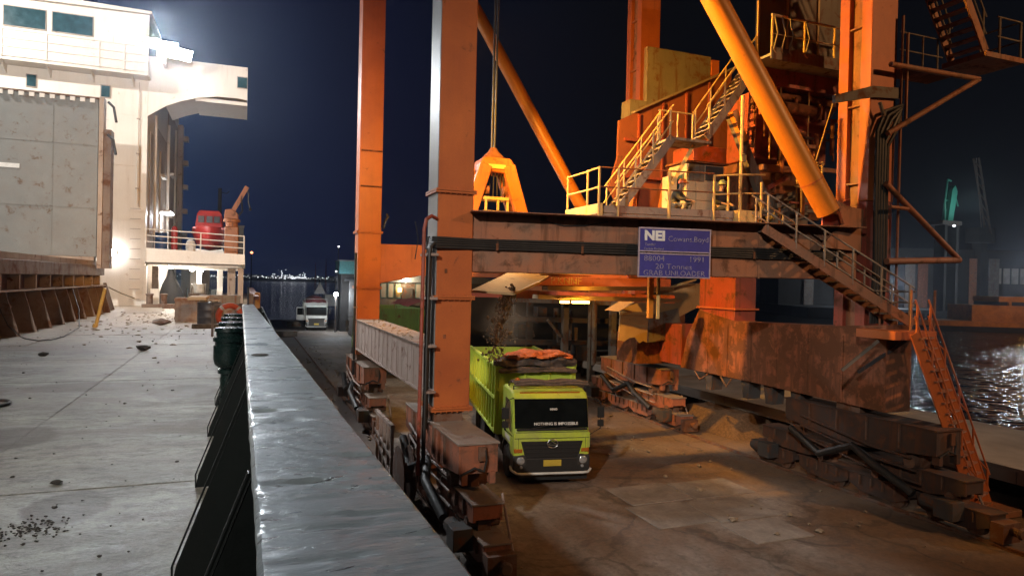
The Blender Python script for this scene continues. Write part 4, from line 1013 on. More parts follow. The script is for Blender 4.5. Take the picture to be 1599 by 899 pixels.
m = MB(); m.path([(3.72, 15.9, 7.2), (3.78, 15.8, 6.8), (3.7, 15.75, 6.3)], 0.012, 6); m.build('loose_wire', 'cable_black', wn1)
m = MB(); m.path([(4.25, 28.8, 1.8), (4.25, 28.8, 6.9)], 0.05, 8); m.build('standpipe', 'wire_grey', wn2)
m = MB(); m.path([(5.45, 29.2, 8.0), (5.5, 29.1, 8.3), (5.62, 29.1, 8.5), (5.55, 29.1, 8.62)], 0.05, 8); m.build('lamp_arm', 'wire_grey', wn2)
for z in (2.4, 4.6): MB().box((4.2, 28.75, z), (4.37, 29.05, z+0.05)).build('pipe_clamp', 'sill_grey', wn2)
# junk and gear racks by the near bogies
m = MB()
for i in range(5): m.bar((3.75, 18.2+0.55*i, 0.3), (3.75, 18.2+0.55*i, 1.9), 0.08, 0.08)
m.bar((3.75, 18.1, 1.85), (3.75, 20.6, 1.85), 0.1, 0.08); m.bar((3.75, 18.1, 1.0), (3.75, 20.6, 1.3), 0.1, 0.08); m.bar((3.75, 18.1, 0.5), (3.75, 20.6, 1.1), 0.08, 0.08)
m.build('cable_rack', 'sill_grey', cr)
m = MB(); m.lathe((3.7, 17.2, 0.85), [(0.1, 0), (0.7, 0.02), (0.7, 0.06), (0.25, 0.07), (0.25, 0.3), (0.7, 0.31), (0.7, 0.35), (0.1, 0.37)], 20, 'X'); m.build('cable_reel', 'bogie_steel', cr, smooth=True)

# ---- access platform on the near beam
pf = empty('access_platform', (11, 17, 7.5)); pf.parent = cr; pf.location = Vector((11, 17, 7.5)) - WP[cr.name]
pl = [(8.87, 18.2), (8.87, 16.12), (12.6, 15.45), (13.9, 15.2), (13.9, 17.4), (12.2, 18.2)]
for i in range(8):
    x0 = 8.9 + 0.62*i
    yf = 16.14 - 0.18*(x0-8.87)
    MB().box((x0, yf+0.02, 7.86), (x0+0.605, 18.15, 7.90)).build('floor_plate', 'step_steel', pf)
for z0, z1, off in ((7.56, 7.72, 0), (7.735, 7.93, 0.03)):
    MB().bar((8.90, 16.12-off, (z0+z1)/2), (12.62, 15.45-off, (z0+z1)/2), 0.06, z1-z0).build('front_channel', 'step_steel', pf)
MB().box((8.80, 16.10, 7.54), (8.868, 18.25, 7.99)).build('end_plate', 'rail_yellow', pf)
MB().box((8.74, 16.10, 7.70), (8.799, 18.25, 7.76)).build('end_rib', 'rail_yellow', pf)
MB().box((12.66, 15.2, 7.5), (13.4, 15.6, 7.95)).build('corner_box', 'rail_yellow', pf)
def rpost(x, y, z0, z1, r=0.034): MB().tube((x, y, z0), (x, y, z1), r, 8).build('railing_post', 'rail_yellow', pf)
for x, y, z1 in ((8.82, 18.15, 8.98), (8.82, 16.9, 8.98), (8.76, 16.12, 8.96), (9.28, 16.0, 8.94), (10.72, 15.75, 8.92), (12.02, 15.5, 8.90), (12.5, 15.5, 8.9), (12.75, 15.3, 8.92), (13.3, 15.1, 8.75)): rpost(x, y, 7.5, z1, 0.05 if abs(x-10.72) < 0.01 else 0.034)
for z in (8.42, 8.94):
    MB().path([(8.82, 18.15, z), (8.82, 16.9, z), (8.77, 16.12, z)], 0.028, 8).build('handrail', 'rail_yellow', pf)
    MB().path([(8.77, 16.12, z), (9.28, 16.0, z), (10.72, 15.75, z), (12.02, 15.5, z)], 0.02, 8).build('handrail', 'crane_rusty', pf)
    MB().path([(12.02, 15.5, z-0.06), (12.75, 15.3, z), (13.6, 15.3, z+0.06)], 0.026, 8).build('handrail', 'rail_yellow', pf)
MB().tube((13.02, 15.62, 7.7), (13.02, 15.62, 11.25), 0.05, 10).build('lamp_pole', 'rail_yellow', pf)
MB().box((12.95, 15.5, 9.35), (13.1, 15.56, 9.55)).build('junction_box', 'rail_yellow', pf)
for x, y, z in ((12.75, 15.25, 7.45), (13.55, 15.05, 7.42)):
    MB().bar((x, y, z), (x-0.45, y-0.1, z-0.72), 0.07, 0.12).build('strut', 'rail_yellow', pf)
MB().tube((10.55, 15.9, 6.05), (10.55, 15.9, 4.9), 0.05, 8).build('hanger', 'rail_yellow', pf)
MB().box((10.45, 16.2, 4.9), (10.6, 16.3, 6.08)).build('hanger', 'brace_paint', pf)

def stair(p, q, wv, n, name='staircase', mt='step_steel', rail=True, railh=0.95, posts=4, treadmt='step_steel', railmt='rail_yellow', sides=(0, 1)):
    """stair from foot p to head q, width vector wv; every tread a sub-part"""
    p, q, wv = Vector(p), Vector(q), Vector(wv)
    root = empty(name, p); root.parent = cr; root.location = p - WP[cr.name]
    for k in (0, 1): MB().bar(p+wv*k, q+wv*k, 0.05, 0.24).build('stringer', mt, root)
    run = Vector((q.x-p.x, q.y-p.y, 0)).normalized()
    for i in range(n):
        t = (i+0.5)/n; c = p.lerp(q, t); a = c + wv*0.03; b = c + wv*0.97
        MB().bar(a, b, 0.25, 0.04).build('tread', treadmt, root)
    if rail:
        for k in sides:
            for z in (railh*0.5, railh):
                MB().path([p+wv*k+Vector((0, 0, z)), q+wv*k+Vector((0, 0, z))], 0.024, 7).build('handrail', railmt, root)
            for i in range(posts):
                c = p.lerp(q, (i+0.15)/(posts-0.7)) + wv*k
                MB().tube(c, c+Vector((0, 0, railh)), 0.030, 7).build('railing_post', railmt, root)
    return root
stair((9.75, 17.0, 7.75), (11.65, 17.0, 10.2), (0.12, 0.85, 0), 12)
ld = MB().box((11.62, 16.95, 10.12), (13.0, 17.9, 10.2)).build('stair_landing', 'step_steel', cr)
for x, y in ((11.75, 17.85), (12.4, 17.85), (12.95, 17.85)):
    MB().tube((x, y, 10.2), (x, y, 11.2), 0.03, 7).build('railing_post', 'rail_yellow', ld)
MB().path([(11.7, 17.85, 11.2), (13.0, 17.85, 11.2)], 0.025, 7).build('handrail', 'rail_yellow', ld)
MB().bar((12.6, 17.3, 10.1), (12.0, 17.5, 8.9), 0.08, 0.1).build('strut', 'rail_yellow', ld)
stair((12.85, 17.0, 10.3), (14.7, 17.0, 12.75), (0.12, 0.85, 0), 12)

# operator booth on the platform
bo = MB().box((12.9, 18.0, 7.9), (14.32, 19.0, 9.72)).build('switch_cabin', 'booth_cream', cr, bevel=0.015)
f = MB().box((12.872, 18.15, 8.55), (12.899, 18.62, 9.4)).build('window_frame', 'panel_grey', bo)
MB().box((12.86, 18.19, 8.6), (12.873, 18.58, 9.35)).build('pane', 'window_glass', f)
for x0, x1, z0, z1, mt in ((12.95, 13.55, 9.15, 9.68, 'panel_grey'), (13.6, 14.28, 9.2, 9.66, 'dark_plant'), (12.95, 13.2, 7.95, 9.1, 'booth_cream'), (13.25, 14.25, 8.55, 9.12, 'booth_cream'), (13.25, 14.25, 7.95, 8.5, 'booth_cream')):
    MB().box((x0, 17.972, z0), (x1, 17.999, z1)).build('cabin_panel', mt, bo, bevel=0.006)
MB().box((12.8, 17.9, 9.722), (14.42, 19.1, 9.78)).build('cabin_roof', 'crane_rusty', bo)
MB().box((12.45, 18.3, 7.9), (12.75, 18.7, 9.3)).build('locker', 'booth_cream', bo, bevel=0.01)
m = MB(); m.lathe((12.55, 17.9, 7.9), [(0.16, 0), (0.2, 0.05), (0.17, 0.35), (0.1, 0.45)], 10); m.build('sack', 'trouser_tan', bo, smooth=True)

# ---- hopper
hp = MB().prism([(11.8, 21.0, 9.2), (12.13, 21.0, 10.3), (12.15, 21.0, 11.6), (13.2, 21.0, 12.15), (16.95, 21.0, 14.0), (16.95, 21.0, 11.0), (16.0, 21.0, 8.4), (12.6, 21.0, 8.0)], (0, 0.12, 0)).build('hopper_wall', 'hopper_paint', cr)
MB().prism([(11.8, 21.121, 9.2), (12.13, 21.121, 10.3), (12.15, 21.121, 11.6), (12.3, 21.121, 11.68), (12.3, 21.121, 9.2)], (0.28, 0.5, 0)).build('side_wall', 'crane_rusty', hp)
MB().prism([(12.25, 21.125, 9.0), (16.9, 21.125, 9.0), (19.2, 25.0, 9.0), (14.6, 25.0, 9.0)], (0, 0, 2.5)).build('hopper_box', 'crane_rusty', hp)
MB().bar((12.7, 20.98, 11.95), (16.95, 20.98, 14.06), 0.2, 0.07).build('rim', 'dusty_top', hp)
for x, z0, z1 in ((12.9, 8.2, 11.9), (13.9, 8.2, 12.4), (14.9, 8.3, 12.9), (15.9, 8.5, 13.4)):
    MB().box((x, 20.93, z0), (x+0.07, 20.999, z1)).build('wall_rib', 'crane_red', hp)
MB().prism([(12.6, 21.13, 8.9), (16.4, 21.13, 8.6), (14.9, 22.5, 5.6), (13.6, 22.5, 5.6)], (1.4, 2.4, 0)).build('cone', 'crane_red', hp)
MB().box((12.75, 21.3, 11.7), (13.5, 21.9, 12.5)).build('wall_box', 'panel_grey', hp)
MB().box((13.62, 21.6, 12.3), (16.45, 21.85, 14.62)).build('spill_plate', 'panel_grey', cr, bevel=0.01)
MB().box((16.46, 21.55, 12.0), (16.8, 21.95, 14.5)).build('plate_edge', 'crane_orange', cr)
for z0, x0, x1 in ((10.9, 12.3, 15.8), (9.6, 12.2, 16.0)):
    MB().box((x0, 20.86, z0), (x1, 20.929, z0+0.1)).build('wall_rib', 'crane_red', hp)
for x in (12.3, 13.5, 14.7, 15.8):
    MB().bar((x, 20.6, 7.5), (x+0.5, 20.8, 9.5), 0.16, 0.16).build('hopper_strut', 'crane_orange', hp)

# ---- machinery house and machinery between the landward legs
mh = MB().prism([(14.66, 17.0, 13.05), (18.2, 17.0, 13.05), (21.6, 21.2, 13.05), (18.2, 21.2, 13.05)], (0, 0, 5.4)).build('machinery_house', 'panel_grey', cr)
for x in (14.64, 15.78, 17.05):
    MB().box((x, 16.95, 13.0), (x+0.07, 16.999, 18.5)).build('house_frame', 'rail_yellow', mh)
MB().box((14.4, 16.1, 12.72), (18.2, 17.0, 12.80)).build('walkway', 'step_steel', mh)
MB().box((14.4, 16.06, 12.62), (18.2, 16.099, 12.98)).build('kick_plate', 'panel_grey', mh)
for x in (14.45, 15.7, 16.9, 17.95):
    MB().tube((x, 16.12, 12.8), (x, 16.12, 13.95), 0.035, 8).build('railing_post', 'rail_yellow', mh)
for z in (13.4, 13.95): MB().path([(14.42, 16.12, z), (18.1, 16.12, z)], 0.04 if z > 13.5 else 0.02, 8).build('handrail', 'booth_cream', mh)
for x in (14.5, 14.8, 15.1, 15.72):
    m = MB(); m.path([(x, 16.1, 13.95), (x+0.08, 16.02, 13.4), (x-0.05, 16.05, 12.9), (x+0.15, 16.1, 12.75)], 0.025, 6); m.build('hanging_rope', 'rope_tan', mh, smooth=True)
MB().prism([(14.5, 17.0, 12.2), (18.4, 17.0, 12.2), (21.6, 21.2, 12.2), (18.0, 21.2, 12.2)], (0, 0, 0.845)).build('house_base', 'crane_red', mh)
for i, (x0, y0, z0, x1, y1, z1, mt) in enumerate(((15.2, 17.6, 10.0, 18.2, 19.0, 12.2, 'crane_red'), (15.3, 17.3, 11.9, 18.3, 17.55, 12.15, 'crane_rusty'), (15.0, 18.2, 8.2, 18.6, 20.5, 9.9, 'crane_rusty'),
        (14.0, 19.2, 7.6, 16.4, 20.4, 10.6, 'crane_red'), (15.2, 17.2, 9.55, 17.0, 17.5, 9.75, 'crane_orange_dirty'), (15.0, 16.8, 7.6, 18.8, 19.0, 7.75, 'step_steel'), (16.1, 17.5, 7.76, 17.4, 18.1, 8.9, 'panel_grey'))):
    MB().box((x0, y0, z0), (x1, y1, z1)).build('machine_frame', mt, cr, bevel=0.02)
random.seed(9)
for i in range(44):
    x = random.uniform(14.6, 18.2); y = random.uniform(16.9, 17.5); z = random.uniform(7.8, 11.8); l = random.uniform(0.5, 1.5)
    if i % 2: MB().tube((x, y, z), (x, y, z+l), random.uniform(0.03, 0.09), 8).build('machine_pipe', 'crane_rusty', cr)
    else: MB().bar((x, y, z), (x+l, y, z+random.choice((0, 0, 0.4))), 0.08, random.uniform(0.06, 0.16)).build('machine_bar', random.choice(('crane_red', 'crane_red', 'crane_orange_dirty', 'panel_grey')), cr)
m = MB(); m.lathe((15.6, 17.2, 11.6), [(0.1, 0), (0.32, 0.02), (0.32, 0.1), (0.2, 0.12), (0.2, 1.6), (0.32, 1.62), (0.32, 1.7)], 18, 'X'); m.build('rope_drum', 'crane_rusty', cr, smooth=True)
for x in (15.35, 15.75, 16.9): MB().tube((x, 17.1, 9.9), (x, 17.1, 12.3), 0.025, 7).build('machine_pipe', 'rail_yellow', cr)
MB().tube((17.3, 16.4, 12.0), (16.6, 16.5, 9.7), 0.02, 6).build('stay_wire', 'rail_yellow', cr)
# round guarded ladder head
lg = empty('ladder_guard', (16.6, 17.0, 9.5)); lg.parent = cr; lg.location = Vector((16.6, 17.0, 9.5)) - WP[cr.name]
for z in (9.1, 9.75): MB().path([(16.6+0.42*math.cos(a), 16.7+0.42*math.sin(a), z) for a in [6.283*i/14 for i in range(14)]], 0.025, 6, closed=True).build('guard_hoop', 'rail_yellow', lg)
for a in (0.2, 1.8, 3.4, 5.0): MB().tube((16.6+0.42*math.cos(a), 16.7+0.42*math.sin(a), 8.2), (16.6+0.42*math.cos(a), 16.7+0.42*math.sin(a), 9.8), 0.03, 6).build('guard_post', 'rail_yellow', lg)
# long slanted strut behind the platform
MB().bar((14.15, 17.5, 11.25), (15.75, 17.5, 8.2), 0.22, 0.3).build('strut', 'panel_grey', cr)
MB().bar((14.05, 17.3, 11.3), (14.5, 17.3, 10.4), 0.2, 0.2).build('strut', 'brace_paint', cr)
# steel band across the leg, with the black cable run down the landward leg
MB().prism([(14.6, 13.84, 10.8), (15.95, 13.84, 11.12), (17.0, 13.84, 11.2), (17.0, 13.84, 11.5), (15.95, 13.84, 11.43), (14.6, 13.84, 11.02)], (0, 0.1, 0)).build('cable_band', 'plant_grey', cr)
for i in range(5):
    x = 16.06 + 0.10*i
    MB().path([(17.0-0.02*i, 13.78, 11.0-0.05*i), (x+0.25, 13.74-0.01*i, 10.75-0.12*i), (x, 13.76, 10.2-0.1*i), (x+0.02, 13.78, 8.5), (x+0.05, 13.78, 6.6), (x, 13.8, 4.9)], 0.052, 8).build('power_cable', 'cable_black', ln1, smooth=True)
MB().tube((16.05, 13.7, 10.95), (16.25, 13.72, 10.6), 0.05, 8).build('cable_bracket', 'panel_grey', ln1)
MB().tube((16.97, 13.8, 4.6), (16.98, 13.8, 13.5), 0.035, 8).build('conduit', 'crane_orange_dirty', ln1)
# outrigger trusses on the far side of the landward leg
tr = empty('cable_bracket_frame', (17, 13.6, 9)); tr.parent = cr; tr.location = Vector((17, 13.6, 9)) - WP[cr.name]
for p, q, r in (((16.3, 13.6, 12.0), (19.85, 13.6, 12.05), 0.075), ((19.85, 13.6, 12.05), (16.25, 13.6, 10.1), 0.075), ((16.3, 13.65, 8.75), (19.3, 13.65, 6.75), 0.08), ((16.4, 13.65, 6.62), (19.3, 13.65, 6.75), 0.09), ((17.05, 13.7, 10.4), (17.05, 13.7, 13.0), 0.04), ((16.3, 13.5, 8.1), (17.1, 13.6, 8.1), 0.05)):
    MB().tube(p, q, r, 10).build('tube', 'crane_orange_dirty', tr, smooth=True)
# upper walkway railings right of the leg
for x in (17.3, 17.9, 18.5): MB().tube((x, 13.9, 12.1), (x, 13.9, 13.1), 0.025, 6).build('railing_post', 'panel_grey', tr)
for z in (12.6, 13.1): MB().path([(17.0, 13.9, z), (18.7, 13.9, z)], 0.02, 6).build('handrail', 'panel_grey', tr)
MB().box((17.0, 13.8, 12.06), (19.0, 14.6, 12.12)).build('walkway', 'crane_rusty', tr)
# upper stair at the right edge
stair((19.35, 13.1, 12.65), (17.55, 13.1, 15.6), (0.0, 1.0, 0), 12, mt='crane_orange_dirty', treadmt='crane_orange_dirty', railmt='panel_grey', posts=3)
la = MB().box((19.1, 12.9, 12.42), (20.7, 14.2, 12.56)).build('stair_landing', 'crane_orange_dirty', cr)
for x, y in ((19.7, 12.95), (20.6, 12.95), (20.6, 14.1)): MB().tube((x, y, 12.56), (x, y, 13.6), 0.035, 7).build('railing_post', 'panel_grey', la)
for z in (13.05, 13.6): MB().path([(19.6, 12.95, z), (20.6, 12.95, z), (20.6, 14.1, z)], 0.025, 6).build('handrail', 'panel_grey', la)
# stair from the platform down to the lower landing, seen from its side
stair((16.35, 12.75, 4.95), (12.7, 14.3, 7.4), (0.25, 0.75, 0), 15, mt='crane_orange_dirty', treadmt='panel_grey', posts=6, railmt='step_steel')
lo = MB().box((15.4, 12.5, 4.55), (16.9, 13.7, 4.78)).build('stair_landing', 'crane_orange', cr, bevel=0.01)
MB().bar((15.4, 13.0, 4.5), (14.6, 13.4, 3.7), 0.07, 0.07).build('strut', 'panel_grey', lo)
MB().bar((16.4, 13.0, 4.5), (15.4, 13.6, 3.6), 0.08, 0.08).build('strut', 'hull_dark', lo)
for x, y in ((16.85, 12.55), (16.85, 13.65), (16.2, 13.65), (16.0, 12.55)):
    MB().tube((x, y, 4.78), (x, y, 5.85), 0.03, 7).build('railing_post', 'crane_orange_dirty', lo)
for z in (5.2, 5.5, 5.8): MB().path([(16.0, 13.65, z), (16.85, 13.65, z), (16.85, 13.1, z)], 0.022, 6).build('handrail', 'panel_grey', lo)
# steep ladder stair from the landing to the quay
stair((17.55, 11.75, 0.15), (15.75, 12.25, 4.75), (0.90, 0.32, 0), 17, name='ladder_stair', mt='crane_orange', treadmt='crane_orange_dirty', railmt='crane_orange', posts=5, railh=0.85)
for k_ in (0.0, 1.0):
    for t0, t1 in ((0.02, 0.34), (0.36, 0.68), (0.70, 0.98)):
        a_ = Vector((17.55, 11.75, 0.15)).lerp(Vector((15.75, 12.25, 4.75)), t0) + Vector((0.90, 0.32, 0))*k_; b_ = Vector((17.55, 11.75, 0.15)).lerp(Vector((15.75, 12.25, 4.75)), t1) + Vector((0.90, 0.32, 0))*k_
        MB().tube(a_ + Vector((0, 0, 0.85)), b_, 0.022, 6).build('rail_brace', 'crane_orange', cr)
MB().box((17.3, 11.5, 0.02), (18.9, 12.4, 0.2)).build('ladder_foot', 'crane_orange_dirty', cr, bevel=0.02)
# loading chute under the hopper
ch = MB().prism([(13.85, 23.6, 4.75), (14.6, 23.6, 5.15), (17.75, 23.6, 5.95), (17.75, 23.6, 5.0), (15.2, 23.6, 3.9), (15.2, 23.6, 4.6)], (0, 1.2, 0)).build('loading_chute', 'chute_tan', cr)
m = MB(); m.prism([(13.80, 23.5, 3.62), (13.86, 23.5, 4.74), (15.15, 23.5, 4.62), (15.12, 23.5, 3.50), (14.95, 23.5, 3.58), (14.75, 23.5, 3.48), (14.55, 23.5, 3.72), (14.3, 23.5, 3.70), (14.05, 23.5, 3.56)], (0, 0.05, 0)); m.build('rubber_apron', 'chute_tan', ch)
MB().box((13.80, 23.44, 4.62), (15.25, 23.499, 4.75)).build('apron_clamp', 'rail_yellow', ch)
m = MB(); m.prism([(15.2, 23.55, 3.5), (15.2, 23.55, 4.6), (16.6, 23.55, 4.9), (16.9, 23.55, 3.7)], (0, 0.05, 0)); m.build('side_apron', 'panel_grey', ch)
MB().prism([(14.9, 23.9, 2.6), (14.9, 23.9, 3.8), (17.2, 23.9, 5.0), (17.2, 23.9, 2.6)], (0, 1.6, 0)).build('chute_leg', 'crane_rusty', ch)
MB().bar((13.95, 23.5, 5.2), (17.4, 23.5, 6.1), 0.12, 0.08).build('chute_rim', 'rail_yellow', ch)
# tipping lip above the lorry, where the cargo slides out
lip = MB().prism([(5.52, 17.0, 5.52), (6.72, 17.0, 5.46), (7.9, 18.0, 5.78), (9.0, 19.6, 6.02), (7.55, 19.6, 6.05)], (0, 0.02, 0.06)).build('tipping_lip', 'chute_tan', cr)
for p, q in (((8.3, 18.5, 5.66), (12.5, 18.2, 5.72)), ((8.0, 18.5, 5.40), (12.8, 18.2, 5.35))):
    MB().bar(p, q, 0.5, 0.12).build('under_beam', 'chute_tan', cr)
MB().bar((7.6, 20.0, 5.85), (14.0, 20.5, 5.9), 0.3, 0.3).build('under_beam', 'crane_orange', cr)
MB().bar((7.4, 24.0, 5.4), (15.6, 22.5, 5.3), 0.35, 0.3).build('under_beam', 'crane_red', cr)
lt = empty('under_sign', (8.9, 18.2, 5.86)); lt.parent = cr; lt.location = Vector((8.9, 18.2, 5.86)) - WP[cr.name]
for z in (5.72, 6.03): MB().box((8.05, 18.30, z), (9.75, 18.34, z+0.03)).build('letter_rail', 'crane_rusty', lt)
text('lettering', 'P.KNNF', 0.30, (8.9, 18.285, 5.88), R(90), 0, 'rail_yellow', lt)

# ---- lamps of the crane (their housings hang above the picture)
for loc, aim in ((SOD_A, 0), (SOD_B, 1)):
    MB().box((loc[0]-0.05, 16.93, loc[2]+0.3), (loc[0]+0.05, loc[1]-0.1, loc[2]+0.4)).build('lamp_arm', 'crane_rusty', cr)
    t = empty('sodium_floodlight', Vector(loc)+Vector((0, 0, 0.15))); tag(t, ('amber sodium floodlight high on the near crane leg facing the landward legs', 'amber sodium floodlight high on the near crane leg facing the far leg')[aim], 'lamp', 'sodium floodlights on the crane leg')
    MB().box((loc[0]-0.3, loc[1]-0.3, loc[2]+0.06), (loc[0]+0.3, loc[1]+0.3, loc[2]+0.3)).build('housing', 'hull_dark', t)
    MB().box((loc[0]-0.25, loc[1]-0.25, loc[2]+0.03), (loc[0]+0.25, loc[1]+0.25, loc[2]+0.058)).build('lamp_face', 'lamp_sodium', t)
MB().bar((-2, 22.2, 23.5), (24, 20.5, 23.5), 1.0, 1.2).build('boom', 'crane_orange', cr)
# small amber lamp with its tray under the crane, over the lorry
t = empty('work_lamp', (8.9, 18.0, 5.42)); tag(t, 'small glowing amber work lamp under the crane beam above the green lorry', 'lamp')
MB().box((8.55, 17.98, 5.36), (9.5, 18.2, 5.40)).build('lamp_tray', 'rail_yellow', t)
for x in (8.62, 9.0, 9.28): MB().box((x, 17.97, 5.23), (x+0.25, 18.1, 5.30)).build('lamp_face', 'lamp_sodium', t)
point('work_light', (9.05, 17.9, 5.1), 70, SODIUM, 0.1)
point('work_light_upper', (9.4, 17.9, 5.62), 10, SODIUM, 0.05)

t = empty('hatch_lamp', (7.6, 20.3, 7.45)); tag(t, 'amber lamp tucked behind the portal beam over the green lorry bed', 'lamp')
MB().lathe((7.6, 20.3, 7.42), [(0.22, 0), (0.18, 0.1), (0.05, 0.18)], 12).build('lamp_shade', 'hull_dark', t)
MB().tube((7.6, 20.3, 7.58), (7.6, 17.2, 7.7), 0.03, 6).build('lamp_arm', 'crane_rusty', t)
point('hatch_light', (7.6, 20.3, 7.3), 260, (1.0, 0.62, 0.26), 0.12)

# ---- sign board on the beam
sg = empty('sign_board', (10.55, 15.1, 6.66)); tag(sg, 'blue maker sign with white lettering bolted to the crane beam', 'sign')
ang = math.atan2(dB.y, dB.x)
so = onb(5.33, 0.30, 6.66)
WP[sg.name] = Vector((0, 0, 0)); sg.location = so; sg.rotation_euler = (0, 0, ang)
def sgb(a, b, name, mt): return MB().box(a, b).build(name, mt, sg, local=True)
sgb((-0.97, 0, 0.02), (0.97, 0.03, 0.63), 'upper_board', 'sign_blue'); sgb((-0.97, 0, -0.62), (0.97, 0.03, -0.02), 'lower_board', 'sign_blue')
for a, b in (((-1.0, -0.012, 0.60), (1.0, 0.035, 0.64)), ((-1.0, -0.012, 0.015), (1.0, -0.001, 0.045)), ((-1.0, -0.012, -0.045), (1.0, -0.001, -0.015)), ((-1.0, -0.012, -0.64), (1.0, 0.035, -0.61)), ((-1.0, -0.0121, -0.61), (-0.965, 0.0351, 0.60)), ((0.965, -0.0121, -0.61), (1.0, 0.0351, 0.60))):
    sgb(a, b, 'sign_frame', 'sign_frame')
for x in (-0.7, 0.7): sgb((x-0.04, 0.036, -0.6), (x+0.04, 0.3, 0.6), 'standoff', 'crane_rusty')
def sgt(s_, size, x, z, al='CENTER', bold=0.0, sq=1.0):
    o = text('lettering', s_, size, (x, -0.004, z), R(90), 0, 'lettering_white' if s_ == 'NEI' else 'sign_letter', sg, align=al, bold=bold, squeeze=sq)
    return o
sgt('NEI', 0.34, -0.56, 0.42, bold=0.016, sq=1.1)
sgt('Cowans.Boyd', 0.20, 0.37, 0.36, bold=-0.002, sq=1.02)
sgt('Tender', 0.10, -0.68, 0.20); sgt('Carlisle England', 0.085, -0.58, 0.09)
sgt('88004', 0.20, -0.56, -0.16, bold=-0.002, sq=1.15); sgt('1991', 0.20, 0.62, -0.16, bold=-0.002, sq=1.15)
sgt('20 Tonnes', 0.20, -0.02, -0.36, bold=-0.002, sq=1.2)
sgt('GRAB UNLOADER', 0.20, 0.0, -0.53, bold=-0.002, sq=1.05)

# ---- grab bucket hanging from its ropes
gb = empty('grab_bucket', (7.85, 22, 7.2)); tag(gb, 'orange grab bucket hanging on its ropes behind the portal beam', 'grab')
MB().prism([(7.2, 21.55, 9.55), (8.5, 21.55, 9.45), (8.42, 21.55, 9.85), (8.3, 21.55, 10.0), (7.35, 21.55, 10.0), (7.22, 21.55, 9.8)], (0, 0.9, 0)).build('head_block', 'hook_orange', gb, bevel=0.04)
MB().box((7.5, 21.5, 9.62), (8.1, 21.548, 9.76)).build('nameplate', 'rail_yellow', gb)
MB().lathe((7.82, 22, 10.0), [(0.42, 0), (0.34, 0.12), (0.2, 0.25), (0.1, 0.4)], 14).build('rope_socket', 'crane_rusty', gb, smooth=True)
for s in (-1, 1):
    for y in (21.6, 22.3):
        MB().bar((7.83+s*0.40, y, 9.75), (7.83+s*1.22, y, 7.2), 0.44, 0.24, (0, 1, 0)).build('arm', 'hook_orange', gb, bevel=0.03)
    pts = [(7.83+s*x, 21.3, z) for x, z in ((0.04, 6.1), (0.6, 6.25), (1.15, 6.75), (1.35, 7.35), (0.5, 7.5), (0.04, 7.3))]
    MB().prism(pts, (0, 1.5, 0)).build('shell', 'hook_orange', gb, bevel=0.04)
MB().box((7.36, 21.6, 7.95), (8.28, 22.3, 8.22)).build('lower_block', 'rail_yellow', gb, bevel=0.03)
for x in (7.42, 7.85, 8.2): MB().box((x, 21.58, 8.22), (x+0.07, 21.65, 8.62)).build('sheave_plate', 'rail_yellow', gb)
MB().box((7.36, 21.57, 8.58), (8.28, 22.2, 8.68)).build('sheave_yoke', 'rail_yellow', gb)
for x in (7.45, 7.6, 7.75, 7.9, 8.05, 8.18):
    MB().tube((x*0.75+7.82*0.25, 21.75, 9.5), (x, 21.75, 8.6), 0.022, 6).build('closing_rope', 'wire_grey', gb)
for s in (-1, 1):
    MB().lathe((7.82+s*0.32-0.06, 21.7, 8.9), [(0.05, 0), (0.16, 0.01), (0.16, 0.11), (0.05, 0.12)], 14, 'X').build('sheave', 'crane_rusty', gb, smooth=True)
for x, x2 in ((7.76, 7.82), (7.86, 7.95)):
    MB().path([(x, 22, 10.3), (x2, 22.05, 23.2)], 0.035, 7).build('hoist_rope', 'wire_grey', gb)
# cargo falling into the lorry: clods, and the dust they raise
random.seed(31); m = MB()
for _ in range(520):
    t_ = random.random()**0.8
    sp = 0.05+0.16*t_
    m.rock((6.75+random.gauss(0, sp)+0.35*t_, 17.25+t_*2.2+random.gauss(0, sp), 5.62-2.1*t_*t_-0.1*t_+random.gauss(0, 0.05)), random.uniform(0.012, 0.04)*(1 if random.random() < 0.93 else 2.0), 1.5)
tag(m.build('falling_cargo', 'stone_tan'), 'stream of tan clods dropping from the lip into the green lorry', 'cargo', kind='stuff')
k = NT('dust'); k.n.remove(k.p)
pv = k.new('ShaderNodeVolumePrincipled'); pv.inputs['Color'].default_value = (0.75, 0.62, 0.48, 1); pv.inputs['Anisotropy'].default_value = 0.2
tc = k.new('ShaderNodeTexCoord')
ln = k.new('ShaderNodeVectorMath', operation='LENGTH'); k.link(tc.outputs['Object'], ln.inputs[0])
dn = k.noise(tc.outputs['Object'], 1.6, 5, 0.65)
fall = k.ramp(ln.outputs['Value'], 0.15, 1.25, (1, 1, 1, 1), (0, 0, 0, 1))
k.link(k.math('MULTIPLY', k.math('MULTIPLY', fall, k.ramp(dn, 0.30, 0.72)), 0.42), pv.inputs['Density'])
k.link(pv.outputs[0], k.n['Material Output'].inputs['Volume']); M['dust'] = k.m
m = MB(); m.lathe((7.9, 20.4, 4.5), [(0.02, -1.25), (1.0, -0.9), (1.7, 0), (1.0, 0.9), (0.02, 1.25)], 14)
tag(m.build('dust', 'dust'), 'pale dust cloud rising above the green lorry bed', 'dust', kind='stuff')
